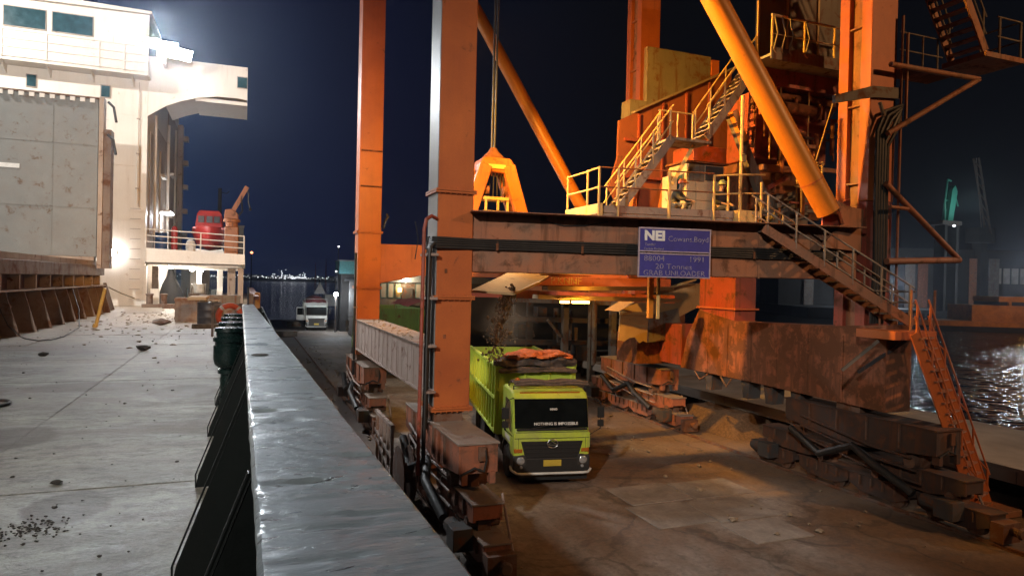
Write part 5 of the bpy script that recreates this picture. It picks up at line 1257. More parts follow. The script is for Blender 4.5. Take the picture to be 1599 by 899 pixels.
# ================================================================== LORRIES
def lorry(loc, rz, label, cab, bodym, load='tarp', full=True, door_open=False, name='dump_truck', group=None):
    """local frame: front at y = 0 looking along -y, x to the viewer's right"""
    t = empty(name, loc, rz, local=True); tag(t, label, 'lorry', group)
    B = lambda nm, mt, mb, **kw: mb.build(nm, mt, t, local=True, **kw)
    # cab shell
    prof = [(0.03, 0.62), (0.0, 0.75), (0.0, 1.38), (0.06, 1.66), (0.26, 2.60), (0.42, 2.76), (0.75, 2.82), (1.85, 2.80), (1.92, 2.70), (1.95, 1.05), (1.62, 1.05), (1.55, 1.12), (1.35, 1.22), (0.95, 1.22), (0.72, 1.10), (0.60, 0.85), (0.55, 0.62)]
    c = B('cab', cab, MB().prism([(-1.12, y, z) for y, z in prof], (2.24, 0, 0)), bevel=0.085, seg=4)
    # windscreen: curved at the ends
    d = Vector((0, 0.20, 0.94)).normalized(); n_ = Vector((0, -0.94, 0.20)).normalized()
    m = MB(); vs = []
    for i in range(9):
        u = -1 + 2*i/8; x = u*1.085; back = 0.012*max(0, abs(u)-0.72)/0.28
        for k in (0.07, 0.98): 
            p = Vector((x, 0.06, 1.66)) + d*0.96*k + n_*(0.012) + Vector((0, back*0.5, 0)); vs.append(p)
    m.add(vs, [(2*i, 2*i+2, 2*i+3, 2*i+1) for i in range(8)])
    ws = B('windscreen', 'truck_glass', m, smooth=True)
    m = MB(); m.bar((-1.04, 0.035, 1.70), (1.04, 0.035, 1.70), 0.05, 0.05); sub(m, 'rubber_seal', 'rubber', ws)
    for x0, x1 in ((-0.75, -0.2), (0.05, 0.62)):
        m = MB(); m.path([(x0, 0.02, 1.68), (x0+0.1, 0.025, 1.73), (x1, 0.035, 1.80)], 0.012, 6); sub(m, 'wiper', 'rubber', ws)
    for z, w_ in ((1.44, 1.10), (1.61, 1.06)):
        m = MB(); m.box((-w_, -0.004 if z < 1.5 else 0.035, z), (w_, 0.03 if z < 1.5 else 0.06, z+0.012)); B('panel_gap', 'chassis', m)
    for x in (-0.99, 0.985):
        m = MB(); m.box((x, -0.004, 1.0), (x+0.01, 0.02, 1.44)); B('panel_gap', 'chassis', m)
    # side windows, doors
    for s in (-1, 1):
        x = s*1.122
        dr_pts = [(0.28, 1.15), (0.30, 1.70), (0.50, 2.56), (1.42, 2.56), (1.42, 1.15)]
        if s == -1 and door_open:
            m = MB(); m.prism([(x-0.05-0.95*(y-0.3)*0.9, 0.30+0.3*(y-0.3), z) for y, z in dr_pts], (0.02, 0.05, 0)); dd = B('door', cab, m)
            m = MB(); m.prism([(x-0.075-0.95*(y-0.3)*0.9, 0.27+0.3*(y-0.3), z) for y, z in ((0.42, 1.72), (0.55, 2.46), (1.3, 2.46), (1.3, 1.72))], (0.02, 0.01, 0)); sub(m, 'window', 'truck_glass', dd)
            m = MB(); m.prism([(x, y, z) for y, z in dr_pts], (s*0.006, 0, 0)); B('door_opening', 'hull_dark', m)
        else:
            m = MB(); m.prism([(x, y, z) for y, z in dr_pts], (s*0.012, 0, 0)); dd = B('door', cab, m, bevel=0.008)
            m = MB(); m.prism([(x+s*0.0125, y, z) for y, z in ((0.40, 1.56), (0.55, 2.46), (0.74, 2.48), (0.74, 1.62))], (s*0.006, 0, 0)); sub(m, 'quarter_light', 'truck_glass', dd)
            m = MB(); m.prism([(x+s*0.0125, y, z) for y, z in ((0.78, 1.62), (0.78, 2.48), (1.32, 2.48), (1.32, 1.72))], (s*0.006, 0, 0)); sub(m, 'window', 'truck_glass', dd)
            m = MB(); m.box((x+s*0.012, 1.18, 1.42), (x+s*0.045, 1.36, 1.47)); sub(m, 'handle', 'rubber', dd)
            m = MB(); m.box((x+s*0.0121, 0.55, 1.22), (x+s*0.016, 1.30, 1.38)); sub(m, 'door_decal', 'truck_white', dd)
        # mirrors on tubular arms
        ml = MB(); ml.path([(s*1.10, 0.25, 2.62), (s*1.32, -0.02, 2.60), (s*1.40, -0.10, 2.45), (s*1.40, -0.10, 1.75), (s*1.15, 0.12, 1.5)], 0.014, 6)
        mr = B('mirror_arm', 'rubber', ml, smooth=True)
        m = MB(); m.box((s*1.40-0.10, -0.14, 2.06), (s*1.40+0.10, -0.06, 2.40)); m.box((s*1.40-0.09, -0.14, 1.80), (s*1.40+0.09, -0.06, 2.0)); sub(m, 'mirror', 'grille_black', mr, bevel=0.02)
        # lights
        m = MB(); m.lathe((s*0.92, -0.05, 0.79), [(0.02, 0.0), (0.10, 0.005), (0.13, 0.03), (0.13, 0.06)], 16, 'Y'); hl = B('headlight', 'lens_clear', m, smooth=True)
        m = MB(); m.box((s*0.92-0.17, -0.03, 0.64), (s*0.92+0.17, -0.021, 0.92)); sub(m, 'bezel', 'chassis', hl, bevel=0.004)
        m = MB(); m.lathe((s*0.90, -0.05, 0.60), [(0.01, 0), (0.045, 0.005), (0.05, 0.03)], 12, 'Y'); B('fog_light', 'lens_clear', m)
        m = MB(); m.box((s*0.98-0.13, -0.014, 1.0), (s*0.98+0.13, 0.06, 1.15)); B('indicator', 'lens_amber', m, bevel=0.03)
        m = MB(); m.prism([(s*1.05, -0.01, 1.15), (s*1.12, -0.01, 1.15), (s*1.12, 0.02, 1.6), (s*1.06, 0.02, 1.6)], (0, 0.05, 0)); B('corner_vane', cab, m)
    # grille, apron, bumper
    m = MB(); m.prism([(-0.78, -0.016, 0.84), (0.78, -0.016, 0.84), (0.92, -0.016, 1.36), (-0.92, -0.016, 1.36)], (0, 0.06, 0)); gr = B('grille', 'grille_black', m, bevel=0.02)
    for z in (0.88, 1.0, 1.13, 1.24):
        m = MB(); m.box((-0.74-0.12*(z-0.84), -0.036, z), (0.74+0.12*(z-0.84), -0.017, z+0.05)); sub(m, 'grille_bar', 'grille_black', gr, bevel=0.008)
    if full:
        # maker's roundel
        m = MB(); m.path([(0.155*math.cos(a), -0.045, 1.29+0.125*math.sin(a)) for a in [2*math.pi*i/26 for i in range(26)]], 0.016, 8, closed=True)
        em = B('emblem', 'chrome', m, smooth=True)
        m = MB(); m.path([(-0.14, -0.045, 1.27), (-0.06, -0.045, 1.30), (0.0, -0.045, 1.335), (0.06, -0.045, 1.30), (0.14, -0.045, 1.27)], 0.014, 6); m.path([(-0.12, -0.045, 1.245), (0.12, -0.045, 1.245)], 0.012, 6); sub(m, 'emblem_bar', 'chrome', em, smooth=True)
    m = MB(); m.prism([(-1.13, -0.02, 0.40), (1.13, -0.02, 0.40), (1.13, -0.02, 0.93), (0.80, -0.02, 0.97), (0.74, -0.02, 0.86), (-0.74, -0.02, 0.86), (-0.80, -0.02, 0.97), (-1.13, -0.02, 0.93)], (0, 0.55, 0)); B('bumper', 'grille_black', m, bevel=0.03, seg=2)
    m = MB(); m.path([(-1.16, 0.25, 0.55), (-1.17, 0.06, 0.50), (-1.05, -0.12, 0.44), (-0.9, -0.14, 0.43), (0.9, -0.14, 0.43), (1.05, -0.12, 0.44), (1.17, 0.04, 0.49)], 0.038, 10); B('guard_tube', 'truck_white' if full else 'truck_white', m, smooth=True)
    m = MB(); m.box((-0.95, 0.08, 0.17), (1.08, 0.14, 0.40)); B('splash_skirt', 'rubber', m)
    m = MB(); m.box((-0.25, -0.045, 0.62), (0.27, -0.021, 0.80)); pl_ = B('number_plate', 'plate_yellow', m)
    if full:
        # flat-print lettering
        o = text('lettering', 'NOTHING IS IMPOSSIBLE', 0.118, (0.12, 0.055, 1.86), R(78), 0, 'lettering_white', t, local=True, ext=0.001, bold=0.002); 
        o = text('lettering', 'HINO', 0.085, (0.06, 0.142, 2.28), R(78), 0, 'lettering_white', t, local=True, ext=0.001, bold=0.003)
        # roof rack with its load of bars
        rk = MB(); 
        for y in (0.55, 1.3): rk.path([(-1.05, y, 2.82), (-1.05, y, 2.93), (1.12, y, 2.93), (1.12, y, 2.82)], 0.022, 6)
        rr = B('roof_rack', 'chassis', rk)
        for y, z in ((0.45, 2.97), (0.72, 2.97), (1.0, 2.98), (1.3, 2.97), (0.55, 3.03)):
            m = MB(); m.path([(-1.0, y, z), (-0.4, y+0.04, z+0.03), (0.1, y-0.02, z-0.01), (0.6, y+0.03, z+0.025), (1.2, y, z)], [0.04, 0.05, 0.035, 0.05, 0.03], 7); sub(m, 'rack_bar', 'tarp_dark', rr, smooth=True)
        m = MB(); m.lathe((-0.82, 1.15, 2.9), [(0.07, 0), (0.08, 0.1), (0.07, 0.16), (0.02, 0.19)], 12); B('beacon', 'lens_amber', m, smooth=True)
        m = MB(); m.bar((-0.9, 0.40, 2.74), (0.9, 0.40, 2.74), 0.03, 0.05); B('roof_marker', 'lens_amber', m)
    # chassis and wheels
    m = MB(); m.box((-0.48, 0.6, 0.62), (-0.34, 8.0, 0.92)); m.box((0.34, 0.6, 0.62), (0.48, 8.0, 0.92)); m.box((-0.48, 2.4, 0.64), (0.48, 2.6, 0.9)); m.box((-0.48, 7.8, 0.64), (0.48, 8.0, 0.9)); B('chassis', 'chassis', m)
    def wheel(x, y, s):
        wm = MB(); wm.lathe((x, y, 0.50), [(0.30, -0.14), (0.44, -0.15), (0.485, -0.12), (0.50, -0.06), (0.50, 0.06), (0.485, 0.12), (0.44, 0.15), (0.30, 0.14)], 28, 'X')
        wo = B('wheel', 'rubber', wm, smooth=True)
        m = MB(); m.lathe((x+s*0.09, y, 0.50), [(0.29, -0.02), (0.30, 0.03), (0.26, 0.0), (0.15, 0.0), (0.13, 0.06), (0.05, 0.07)] if s > 0 else [(0.05, -0.07), (0.13, -0.06), (0.15, 0.0), (0.26, 0.0), (0.30, -0.03), (0.29, 0.02)], 20, 'X'); sub(m, 'rim', 'chassis', wo, smooth=True)
    for y in (1.15, 5.9, 7.2):
        for s in (-1, 1):
            wheel(s*0.99, y, s)
            if y > 2: wheel(s*0.66, y, s)
    m = MB(); m.box((-0.9, 1.08, 0.42), (0.9, 1.22, 0.56)); m.box((-0.9, 5.83, 0.42), (0.9, 5.97, 0.58)); m.box((-0.9, 7.13, 0.42), (0.9, 7.27, 0.58)); B('axle', 'chassis', m)
    for s in (-1, 1):
        m = MB()
        pr = [(y_, z_) for y_, z_ in ((0.42, 0.55), (0.50, 0.95), (0.78, 1.14), (1.15, 1.2), (1.52, 1.14), (1.80, 0.9), (1.85, 0.6))]
        m.prism([(s*1.13, y_, z_) for y_, z_ in pr] + [(s*1.13, y_*0.92+1.15*0.08, z_-0.06) for y_, z_ in reversed(pr)], (-s*0.18, 0, 0)); B('wheel_arch', 'grille_black', m)
    m = MB(); m.box((-1.1, 2.2, 0.5), (-0.55, 3.4, 0.95)); B('fuel_tank', 'chassis', m, bevel=0.05)
    m = MB(); m.box((0.6, 2.3, 0.5), (1.1, 3.2, 0.95)); B('battery_box', 'chassis', m, bevel=0.02)
    # tipping body
    y0, y1, z0, z1 = 2.25, 8.3, 1.06, 3.34
    if load == 'maroon': z1 = 3.0
    m = MB(); m.box((-1.25, y0, z0), (1.25, y1, z0+0.12)); m.box((-1.25, y0, z0+0.12), (-1.19, y1, z1)); m.box((1.19, y0, z0+0.12), (1.25, y1, z1)); m.box((-1.19, y0, z0+0.121), (1.19, y0+0.06, z1)); m.box((-1.19, y1-0.06, z0+0.121), (1.19, y1, z1))
    bd = B('tipper_body', bodym, m)
    for s in (-1, 1):
        y = y0
        while y <= y1:
            m = MB(); m.box((s*1.251, y, z0+0.05), (s*1.32, y+0.11, z1)); sub(m, 'side_post', bodym, bd, bevel=0.01); y += 0.55
        for z in (z0+0.03, (z0+z1)/2, z1-0.06):
            m = MB(); m.box((s*1.2512, y0, z), (s*1.335, y1+0.1, z+0.10)); sub(m, 'side_rail', bodym, bd, bevel=0.01)
    for x in (-1.2, -0.42, 0.36, 1.1):
        m = MB(); m.box((x, y0-0.07, z0+0.1), (x+0.1, y0-0.001, z1)); sub(m, 'front_post', bodym, bd, bevel=0.01)
    for z in (z1-0.1, (z0+z1)/2+0.3):
        m = MB(); m.box((-1.25, y0-0.075, z), (1.25, y0-0.071, z+0.1)); sub(m, 'front_rail', bodym, bd)
    if load == 'tarp':
        random.seed(4)
        def blob(x0, x1, y_, z_, ry, rz_, mt, nm, wav, seed):
            pts = []; rad = []
            m = MB(); nx, na = 30, 14; vs = []
            for i in range(nx+1):
                u = i/nx; x = x0+(x1-x0)*u; env = min(1, 5*u, 5*(1-u))**0.5
                for j in range(na):
                    a = 2*math.pi*j/na
                    rr_ = 1 + wav*noise.noise(Vector((x*2.2, math.cos(a)*1.3+seed, math.sin(a)*1.3))) + 0.5*wav*noise.noise(Vector((x*6, math.cos(a)*2+seed, math.sin(a)*2)))
                    vs.append((x, y_+ry*env*rr_*math.cos(a), z_+rz_*(0.35+0.65*env)*rr_*math.sin(a) - 0.05*abs(2*u-1)**3))
            m.add(vs, [(i*na+j, i*na+(j+1) % na, (i+1)*na+(j+1) % na, (i+1)*na+j) for i in range(nx) for j in range(na)] + [tuple(range(na-1, -1, -1)), tuple(nx*na+j for j in range(na))])
            B(nm, mt, m, smooth=True)
        blob(-1.38, 1.36, 2.30, 3.46, 0.34, 0.20, 'tarp_dark', 'rolled_tarp', 0.5, 2)
        blob(-1.25, 1.30, 2.05, 3.22, 0.10, 0.10, 'tarp_dark', 'rolled_tarp', 0.6, 8)
        blob(-1.08, 1.22, 2.28, 3.68, 0.42, 0.12, 'tarp_orange', 'folded_tarp', 0.85, 5)
        blob(-0.7, 0.95, 2.40, 3.77, 0.30, 0.07, 'tarp_orange', 'folded_tarp', 1.0, 9)
    elif load == 'maroon':
        m = MB(); nx, ny = 14, 16
        m.grid(-1.3, 1.3, 1.9, 8.35, nx, ny, lambda x, y: 3.0+0.75*(1-(x/1.32)**2)*min(1, (y-1.85)*1.6)+0.09*noise.noise(Vector((x*2, y*2, 1))))
        B('load_cover', 'tarp_maroon', m, smooth=True)
        m = MB(); m.path([(-1.2, 2.0, 2.9), (-1.2, 1.95, 3.45), (1.2, 1.95, 3.45), (1.2, 2.0, 2.9)], 0.035, 7); B('hoop', 'truck_white', m)
    elif load == 'red':
        m = MB(); m.grid(-1.3, 1.3, 2.2, 8.35, 10, 16, lambda x, y: 3.5+0.28*(1-(x/1.32)**2)+0.08*noise.noise(Vector((x*2, y*2, 1))))
        B('load_cover', 'tarp_maroon', m, smooth=True)
    return t
lt_ = lorry((8.25, 17.62, 0), R(-10.5), 'bright green dump truck with rolled orange tarp loading beneath the crane', 'truck_green', 'body_green')
lt_.scale = (1, 1, 0.955)
lorry((7.35, 78.0, 0), R(-3), 'white lorry with maroon load cover and open door far along the quay', 'truck_white', 'truck_white', load='maroon', full=False, door_open=True, name='cargo_truck')
g1_ = lorry((8.0, 47.4, 0.0), R(181), 'green dump truck tail on, left of the pair behind the far leg', 'far_green', 'far_green', load='none', full=False)
g1_.scale = (1.05, 1.0, 1.24)
g2_ = lorry((10.9, 49.4, 0.0), R(178), 'green dump truck with red load cover, right of the pair behind the leg', 'far_green', 'far_green', load='red', full=False)
g2_.scale = (1.05, 1.0, 1.2)
point('yard_light', (9.6, 34.5, 8.5), 330, (1.0, 0.85, 0.6), 0.2)
t = empty('yard_lamp', (9.6, 34.5, 8.7)); tag(t, 'yard lamp hung under the crane above the green lorries', 'lamp')
MB().lathe((9.6, 34.5, 8.72), [(0.3, 0), (0.24, 0.1), (0.08, 0.22)], 12).build('lamp_shade', 'hull_dark', t)
MB().tube((9.6, 34.5, 8.9), (9.6, 34.5, 11), 0.02).build('lamp_cord', 'cable_black', t)
lorry((11.9, 76, 0), R(-4), 'pale lorry half hidden behind the far crane leg beside the white lorry', 'truck_white', 'truck_white', load='none', full=False, name='cargo_truck')

# ================================================================== PEOPLE on the platform
def skin_mesh(name, nodes, edges, mt, parent, levels=1):
    me = bpy.data.meshes.new(name); idx = {k: i for i, k in enumerate(nodes)}
    me.from_pydata([nodes[k][0] for k in nodes], [(idx[a], idx[b]) for a, b in edges], [])
    o = bpy.data.objects.new(name, me); col.objects.link(o); me.materials.append(M[mt])
    sk = o.modifiers.new('skin', 'SKIN'); sk.use_smooth_shade = True
    o.modifiers.new('sub', 'SUBSURF').levels = levels; o.modifiers[-1].render_levels = levels
    for k, i in idx.items():
        r = nodes[k][1]; me.skin_vertices[0].data[i].radius = (r, r) if not isinstance(r, tuple) else r
        me.skin_vertices[0].data[i].use_root = (i == 0)
    o.parent = parent; o.location = -WP[parent.name]*0
    return o
def hand(nodes, edges, pre, wrist, d, up_, s=1.0):
    """palm, four unequal curled fingers and a thumb grown from the wrist"""
    d = Vector(d).normalized(); u = Vector(up_).normalized(); side = d.cross(u).normalized(); w_ = Vector(wrist)
    nodes[pre+'palm'] = (w_ + d*0.06, 0.034); edges.append((pre+'wr', pre+'palm'))
    for i, (off, ln_) in enumerate(((-0.032, 0.062), (-0.011, 0.075), (0.011, 0.070), (0.032, 0.055))):
        a, b, c = pre+'k%d' % i, pre+'m%d' % i, pre+'t%d' % i
        nodes[a] = (w_ + d*0.10 + side*off, 0.011); nodes[b] = (w_ + d*(0.10+ln_*0.55) + side*off - u*0.012, 0.009); nodes[c] = (w_ + d*(0.10+ln_*0.85) + side*off - u*0.038, 0.008)
        edges += [(pre+'palm', a), (a, b), (b, c)]
    nodes[pre+'th1'] = (w_ + d*0.055 - side*0.045 - u*0.01, 0.012); nodes[pre+'th2'] = (w_ + d*0.095 - side*0.062 - u*0.025, 0.010)
    edges += [(pre+'palm', pre+'th1'), (pre+'th1', pre+'th2')]
def person(loc, rz, J, label, shirt, trousers, helmet, lean):
    """J: joint positions in the figure's own frame, facing -y, floor at z=0"""
    t = empty('person', loc, rz, local=True); tag(t, label, 'person')
    V = {k: Vector(v) for k, v in J.items()}
    nodes, edges = {}, []
    nodes['pelvis'] = (V['pelvis'], (0.13, 0.11)); nodes['waist'] = (V['waist'], (0.12, 0.10)); nodes['chest'] = (V['chest'], (0.155, 0.11)); nodes['neckb'] = (V['neck'], 0.065)
    hd = (V['head']-V['neck']).normalized()
    nodes['neckt'] = (V['neck']+hd*0.07, 0.055); nodes['jaw'] = (V['head']-hd*0.06+Vector((0, -0.02, 0)), (0.072, 0.085)); nodes['skull'] = (V['head']+hd*0.03, (0.082, 0.098)); nodes['crown'] = (V['head']+hd*0.09, (0.06, 0.07))
    edges += [('pelvis', 'waist'), ('waist', 'chest'), ('chest', 'neckb'), ('neckb', 'neckt'), ('neckt', 'jaw'), ('jaw', 'skull'), ('skull', 'crown')]
    for s in ('l', 'r'):
        nodes[s+'sh'] = (V[s+'sh'], 0.062); nodes[s+'el'] = (V[s+'el'], 0.043); nodes[s+'wr'] = (V[s+'wr'], 0.028)
        nodes[s+'hip'] = (V[s+'hip'], 0.088); nodes[s+'kn'] = (V[s+'kn'], 0.058); nodes[s+'an'] = (V[s+'an'], 0.04); nodes[s+'toe'] = (V[s+'toe'], 0.034)
        edges += [('chest', s+'sh'), (s+'sh', s+'el'), (s+'el', s+'wr'), ('pelvis', s+'hip'), (s+'hip', s+'kn'), (s+'kn', s+'an'), (s+'an', s+'toe')]
        hand(nodes, edges, s, V[s+'wr'], V[s+'wr']-V[s+'el'], (0, 0, 1))
    skin_mesh('body', nodes, edges, 'skin', t, 1)
    jn = {k: (nodes[k][0], r) for k, r in (('chest', (0.185, 0.145)), ('waist', (0.165, 0.14)), ('pelvis', (0.155, 0.135)), ('neckb', 0.085))}
    je = [('chest', 'waist'), ('waist', 'pelvis'), ('chest', 'neckb')]
    for s in ('l', 'r'):
        jn[s+'sh'] = (V[s+'sh'], 0.085); jn[s+'el'] = (V[s+'el'], 0.062); jn[s+'cf'] = (V[s+'el'].lerp(V[s+'wr'], 0.85), 0.045); je += [('chest', s+'sh'), (s+'sh', s+'el'), (s+'el', s+'cf')]
    skin_mesh('jacket', jn, je, shirt, t, 1)
    tn = {'pelvis': (V['pelvis'], (0.15, 0.13))}; te = []
    for s in ('l', 'r'):
        tn[s+'hip'] = (V[s+'hip'], 0.105); tn[s+'kn'] = (V[s+'kn'], 0.076); tn[s+'cf'] = (V[s+'kn'].lerp(V[s+'an'], 0.85), 0.058); te += [('pelvis', s+'hip'), (s+'hip', s+'kn'), (s+'kn', s+'cf')]
    skin_mesh('trousers', tn, te, trousers, t, 1)
    for s in ('l', 'r'):
        skin_mesh('boot', {'a': (V[s+'an']+Vector((0, 0, 0.03)), 0.055), 'b': (V[s+'an'], 0.055), 'c': (V[s+'toe'], 0.045)}, [('a', 'b'), ('b', 'c')], 'rubber', t, 1)
    h = V['head']
    m = MB(); m.lathe(h+hd*0.05, [(0.135, -0.005), (0.132, 0.01), (0.118, 0.012), (0.116, 0.05), (0.095, 0.10), (0.05, 0.128), (0.01, 0.132)], 18); m.box(h+Vector((-0.09, -0.19, 0.045)), h+Vector((0.09, -0.10, 0.058)))
    m.build('helmet', helmet, t, local=True, smooth=True)
    m = MB(); m.prism([h+Vector((-0.016, -0.10, -0.02)), h+Vector((0.016, -0.10, -0.02)), h+Vector((0.006, -0.09, 0.035)), h+Vector((-0.006, -0.09, 0.035))], (0, -0.03, 0)); m.build('nose', 'skin', t, local=True)
    for s in (-1, 1):
        MB().lathe(h+Vector((s*0.033, -0.092, 0.03)), [(0.004, -0.006), (0.012, 0), (0.004, 0.006)], 8, 'Y').build('eye', 'rubber', t, local=True)
        MB().lathe(h+Vector((s*0.088, 0.0, 0.0)), [(0.012, -0.012), (0.026, 0), (0.012, 0.012)], 10, 'X').build('ear', 'skin', t, local=True)
    MB().box(h+Vector((-0.025, -0.098, -0.058)), h+Vector((0.025, -0.085, -0.05))).build('mouth', 'tarp_maroon', t, local=True)
    return t
squat = dict(pelvis=(0, 0.10, 0.30), waist=(0, 0.10, 0.44), chest=(0, 0.0, 0.62), neck=(0, -0.06, 0.76), head=(0.0, -0.12, 0.92),
    lsh=(-0.19, 0.0, 0.68), lel=(-0.30, -0.16, 0.48), lwr=(-0.16, -0.36, 0.44), rsh=(0.19, 0.0, 0.68), rel=(0.28, -0.18, 0.48), rwr=(0.12, -0.38, 0.44),
    lhip=(-0.11, 0.06, 0.28), lkn=(-0.24, -0.34, 0.36), lan=(-0.2, -0.18, 0.07), ltoe=(-0.24, -0.34, 0.045), rhip=(0.11, 0.06, 0.28), rkn=(0.22, -0.34, 0.36), ran=(0.18, -0.18, 0.07), rtoe=(0.22, -0.34, 0.045))
person((11.95, 17.1, 7.90), R(35), squat, 'person in olive jacket and orange helmet squatting on the platform behind the railing', 'cloth_olive', 'trouser_tan', 'helmet_orange', 0)
sit = dict(pelvis=(0, 0.05, 0.12), waist=(0, 0.07, 0.28), chest=(0, 0.03, 0.47), neck=(0, -0.01, 0.61), head=(0.0, -0.05, 0.76),
    lsh=(-0.19, 0.03, 0.53), lel=(-0.25, -0.05, 0.30), lwr=(-0.14, -0.25, 0.24), rsh=(0.19, 0.03, 0.53), rel=(0.25, -0.04, 0.30), rwr=(0.13, -0.26, 0.24),
    lhip=(-0.10, 0.0, 0.11), lkn=(-0.13, -0.40, 0.13), lan=(-0.12, -0.40, -0.26), ltoe=(-0.13, -0.53, -0.29), rhip=(0.10, 0.0, 0.11), rkn=(0.12, -0.40, 0.14), ran=(0.11, -0.42, -0.25), rtoe=(0.12, -0.55, -0.28))
person((12.62, 15.98, 7.93), R(8), sit, 'person in dark clothes and dull green helmet sitting on the platform edge', 'cloth_navy', 'cloth_navy', 'helmet_green', 0)

# ================================================================== BACKGROUND ON THE QUAY
# shed behind the far leg
sh = empty('transit_shed', (13, 62, 0)); tag(sh, 'low grey shed with pale windows and a lit lamp behind the green lorries', 'shed')
MB().box((10.0, 60, 0), (22.0, 72, 5.6)).build('wall', 'plant_grey', sh)
MB().prism([(9.6, 59.6, 5.6), (22.4, 59.6, 5.6), (22.4, 59.6, 5.8), (16, 59.6, 7.2), (9.6, 59.6, 5.8)], (0, 13, 0)).build('roof', 'roof_grey', sh)
for x in (10.4, 11.05, 11.7, 12.35, 14.2, 14.85, 15.5): 
    f = MB().box((x, 59.93, 4.2), (x+0.5, 59.999, 5.5)).build('window', 'teal_sheet', sh); MB().box((x+0.05, 59.915, 4.25), (x+0.45, 59.931, 5.45)).build('pane', 'far_pale', f)
MB().box((12.9, 59.7, 4.0), (13.9, 59.99, 5.1)).build('porch_box', 'dark_plant', sh)
t = empty('shed_lamp', (13.2, 59.5, 5.9)); tag(t, 'round glowing warm lamp on the shed wall seen beside the near crane leg', 'lamp')
MB().lathe((13.2, 59.55, 5.9), [(0.05, -0.1), (0.26, 0), (0.26, 0.1), (0.1, 0.2)], 12, 'Y').build('lamp_globe', 'lamp_soft', t, smooth=True)
MB().tube((13.2, 59.75, 5.9), (13.2, 60, 5.9), 0.05).build('bracket', 'hull_dark', t)
point('shed_light', (13.2, 58.9, 5.8), 320, (1, 0.75, 0.45), 0.15)
t = empty('wall_lamp', (12.7, 59.6, 4.9)); tag(t, 'small dim yellow lamp below and left of the round shed lamp', 'lamp')
MB().box((12.55, 59.6, 4.75), (12.85, 59.8, 5.1)).build('lamp_face', 'lamp_sodium', t)
# teal office box on stilts and street lamp
of = empty('teal_cabin', (10.3, 76, 0)); tag(of, 'teal site cabin on dark legs left of the far crane leg', 'cabin')
MB().box((9.5, 76, 6.35), (12.5, 80, 7.75)).build('wall', 'teal_sheet', of, bevel=0.03)
MB().box((9.4, 75.9, 7.751), (12.6, 80.1, 7.85)).build('roof', 'roof_grey', of)
MB().box((9.75, 76.4, 0), (12.3, 79.6, 6.349)).build('under_store', 'far_dark', of)
lm = empty('street_lamp', (9.05, 75, 0)); tag(lm, 'bright white street lamp on a short pole beside the white lorry', 'lamp post')
MB().tube((9.05, 75.2, 0), (9.05, 75.2, 4.4), 0.06).build('pole', 'dark_plant', lm)
MB().lathe((9.05, 75, 4.1), [(0.05, -0.15), (0.2, -0.1), (0.22, 0.05), (0.1, 0.2)], 12).build('lamp_globe', 'lamp_white', lm, smooth=True)
point('street_light', (9.05, 74.6, 4.0), 700, COOL, 0.15)
for x, y, z, lab in ((9.2, 76.5, 6.6, 'small white lamp above the street lamp near the teal cabin'), (9.35, 76, 9.3, 'faint lamp at top of a pole left of the far crane leg')):
    t = empty('pole_lamp', (x, y, z)); tag(t, lab, 'lamp')
    MB().lathe((x, y, z), [(0.02, -0.08), (0.11, 0), (0.02, 0.08)], 8).build('lamp_globe', 'lamp_far', t); MB().tube((x, y+0.15, 0), (x, y+0.15, z), 0.04, 6).build('pole', 'far_dark', t)
tt = empty('white_tarp', (7.9, 82, 4)); tag(tt, 'small pale pointed canopy rising just behind the white lorry', 'canopy')
MB().prism([(7.4, 82, 4.0), (8.7, 82, 4.0), (8.05, 82, 5.4)], (0, 0.5, 0)).build('sail', 'roof_grey', tt); MB().tube((8.05, 82.6, 0), (8.05, 82.6, 5.6), 0.05, 6).build('pole', 'far_dark', tt)
MB().box((8.6, 81.5, 2.6), (10.8, 84, 3.9)).build('awning_box', 'roof_grey', tt)
for i, (x, y, w_, d_, h_, mt, lab) in enumerate(((4.6, 84, 1.6, 1.2, 0.6, 'panel_grey', 'low grey crate on the quay edge left of the white lorry'), (10.6, 70, 0.8, 0.8, 1.1, 'crate_tan', 'tan box on the quay between white lorry and far crane leg'), (2.6, 70, 2.2, 1.0, 0.5, 'plant_grey', 'flat grey pallet near the quay edge far along the ship'))):
    b = MB(); b.box((x, y, 0.02), (x+w_, y+d_, h_)); b.box((x-0.04, y-0.04, h_), (x+w_+0.04, y+d_+0.04, h_+0.05)); b.box((x+0.1, y-0.03, 0.1), (x+w_-0.1, y-0.001, h_-0.1)); tag(b.build('crate', mt, bevel=0.01), lab, 'crate')
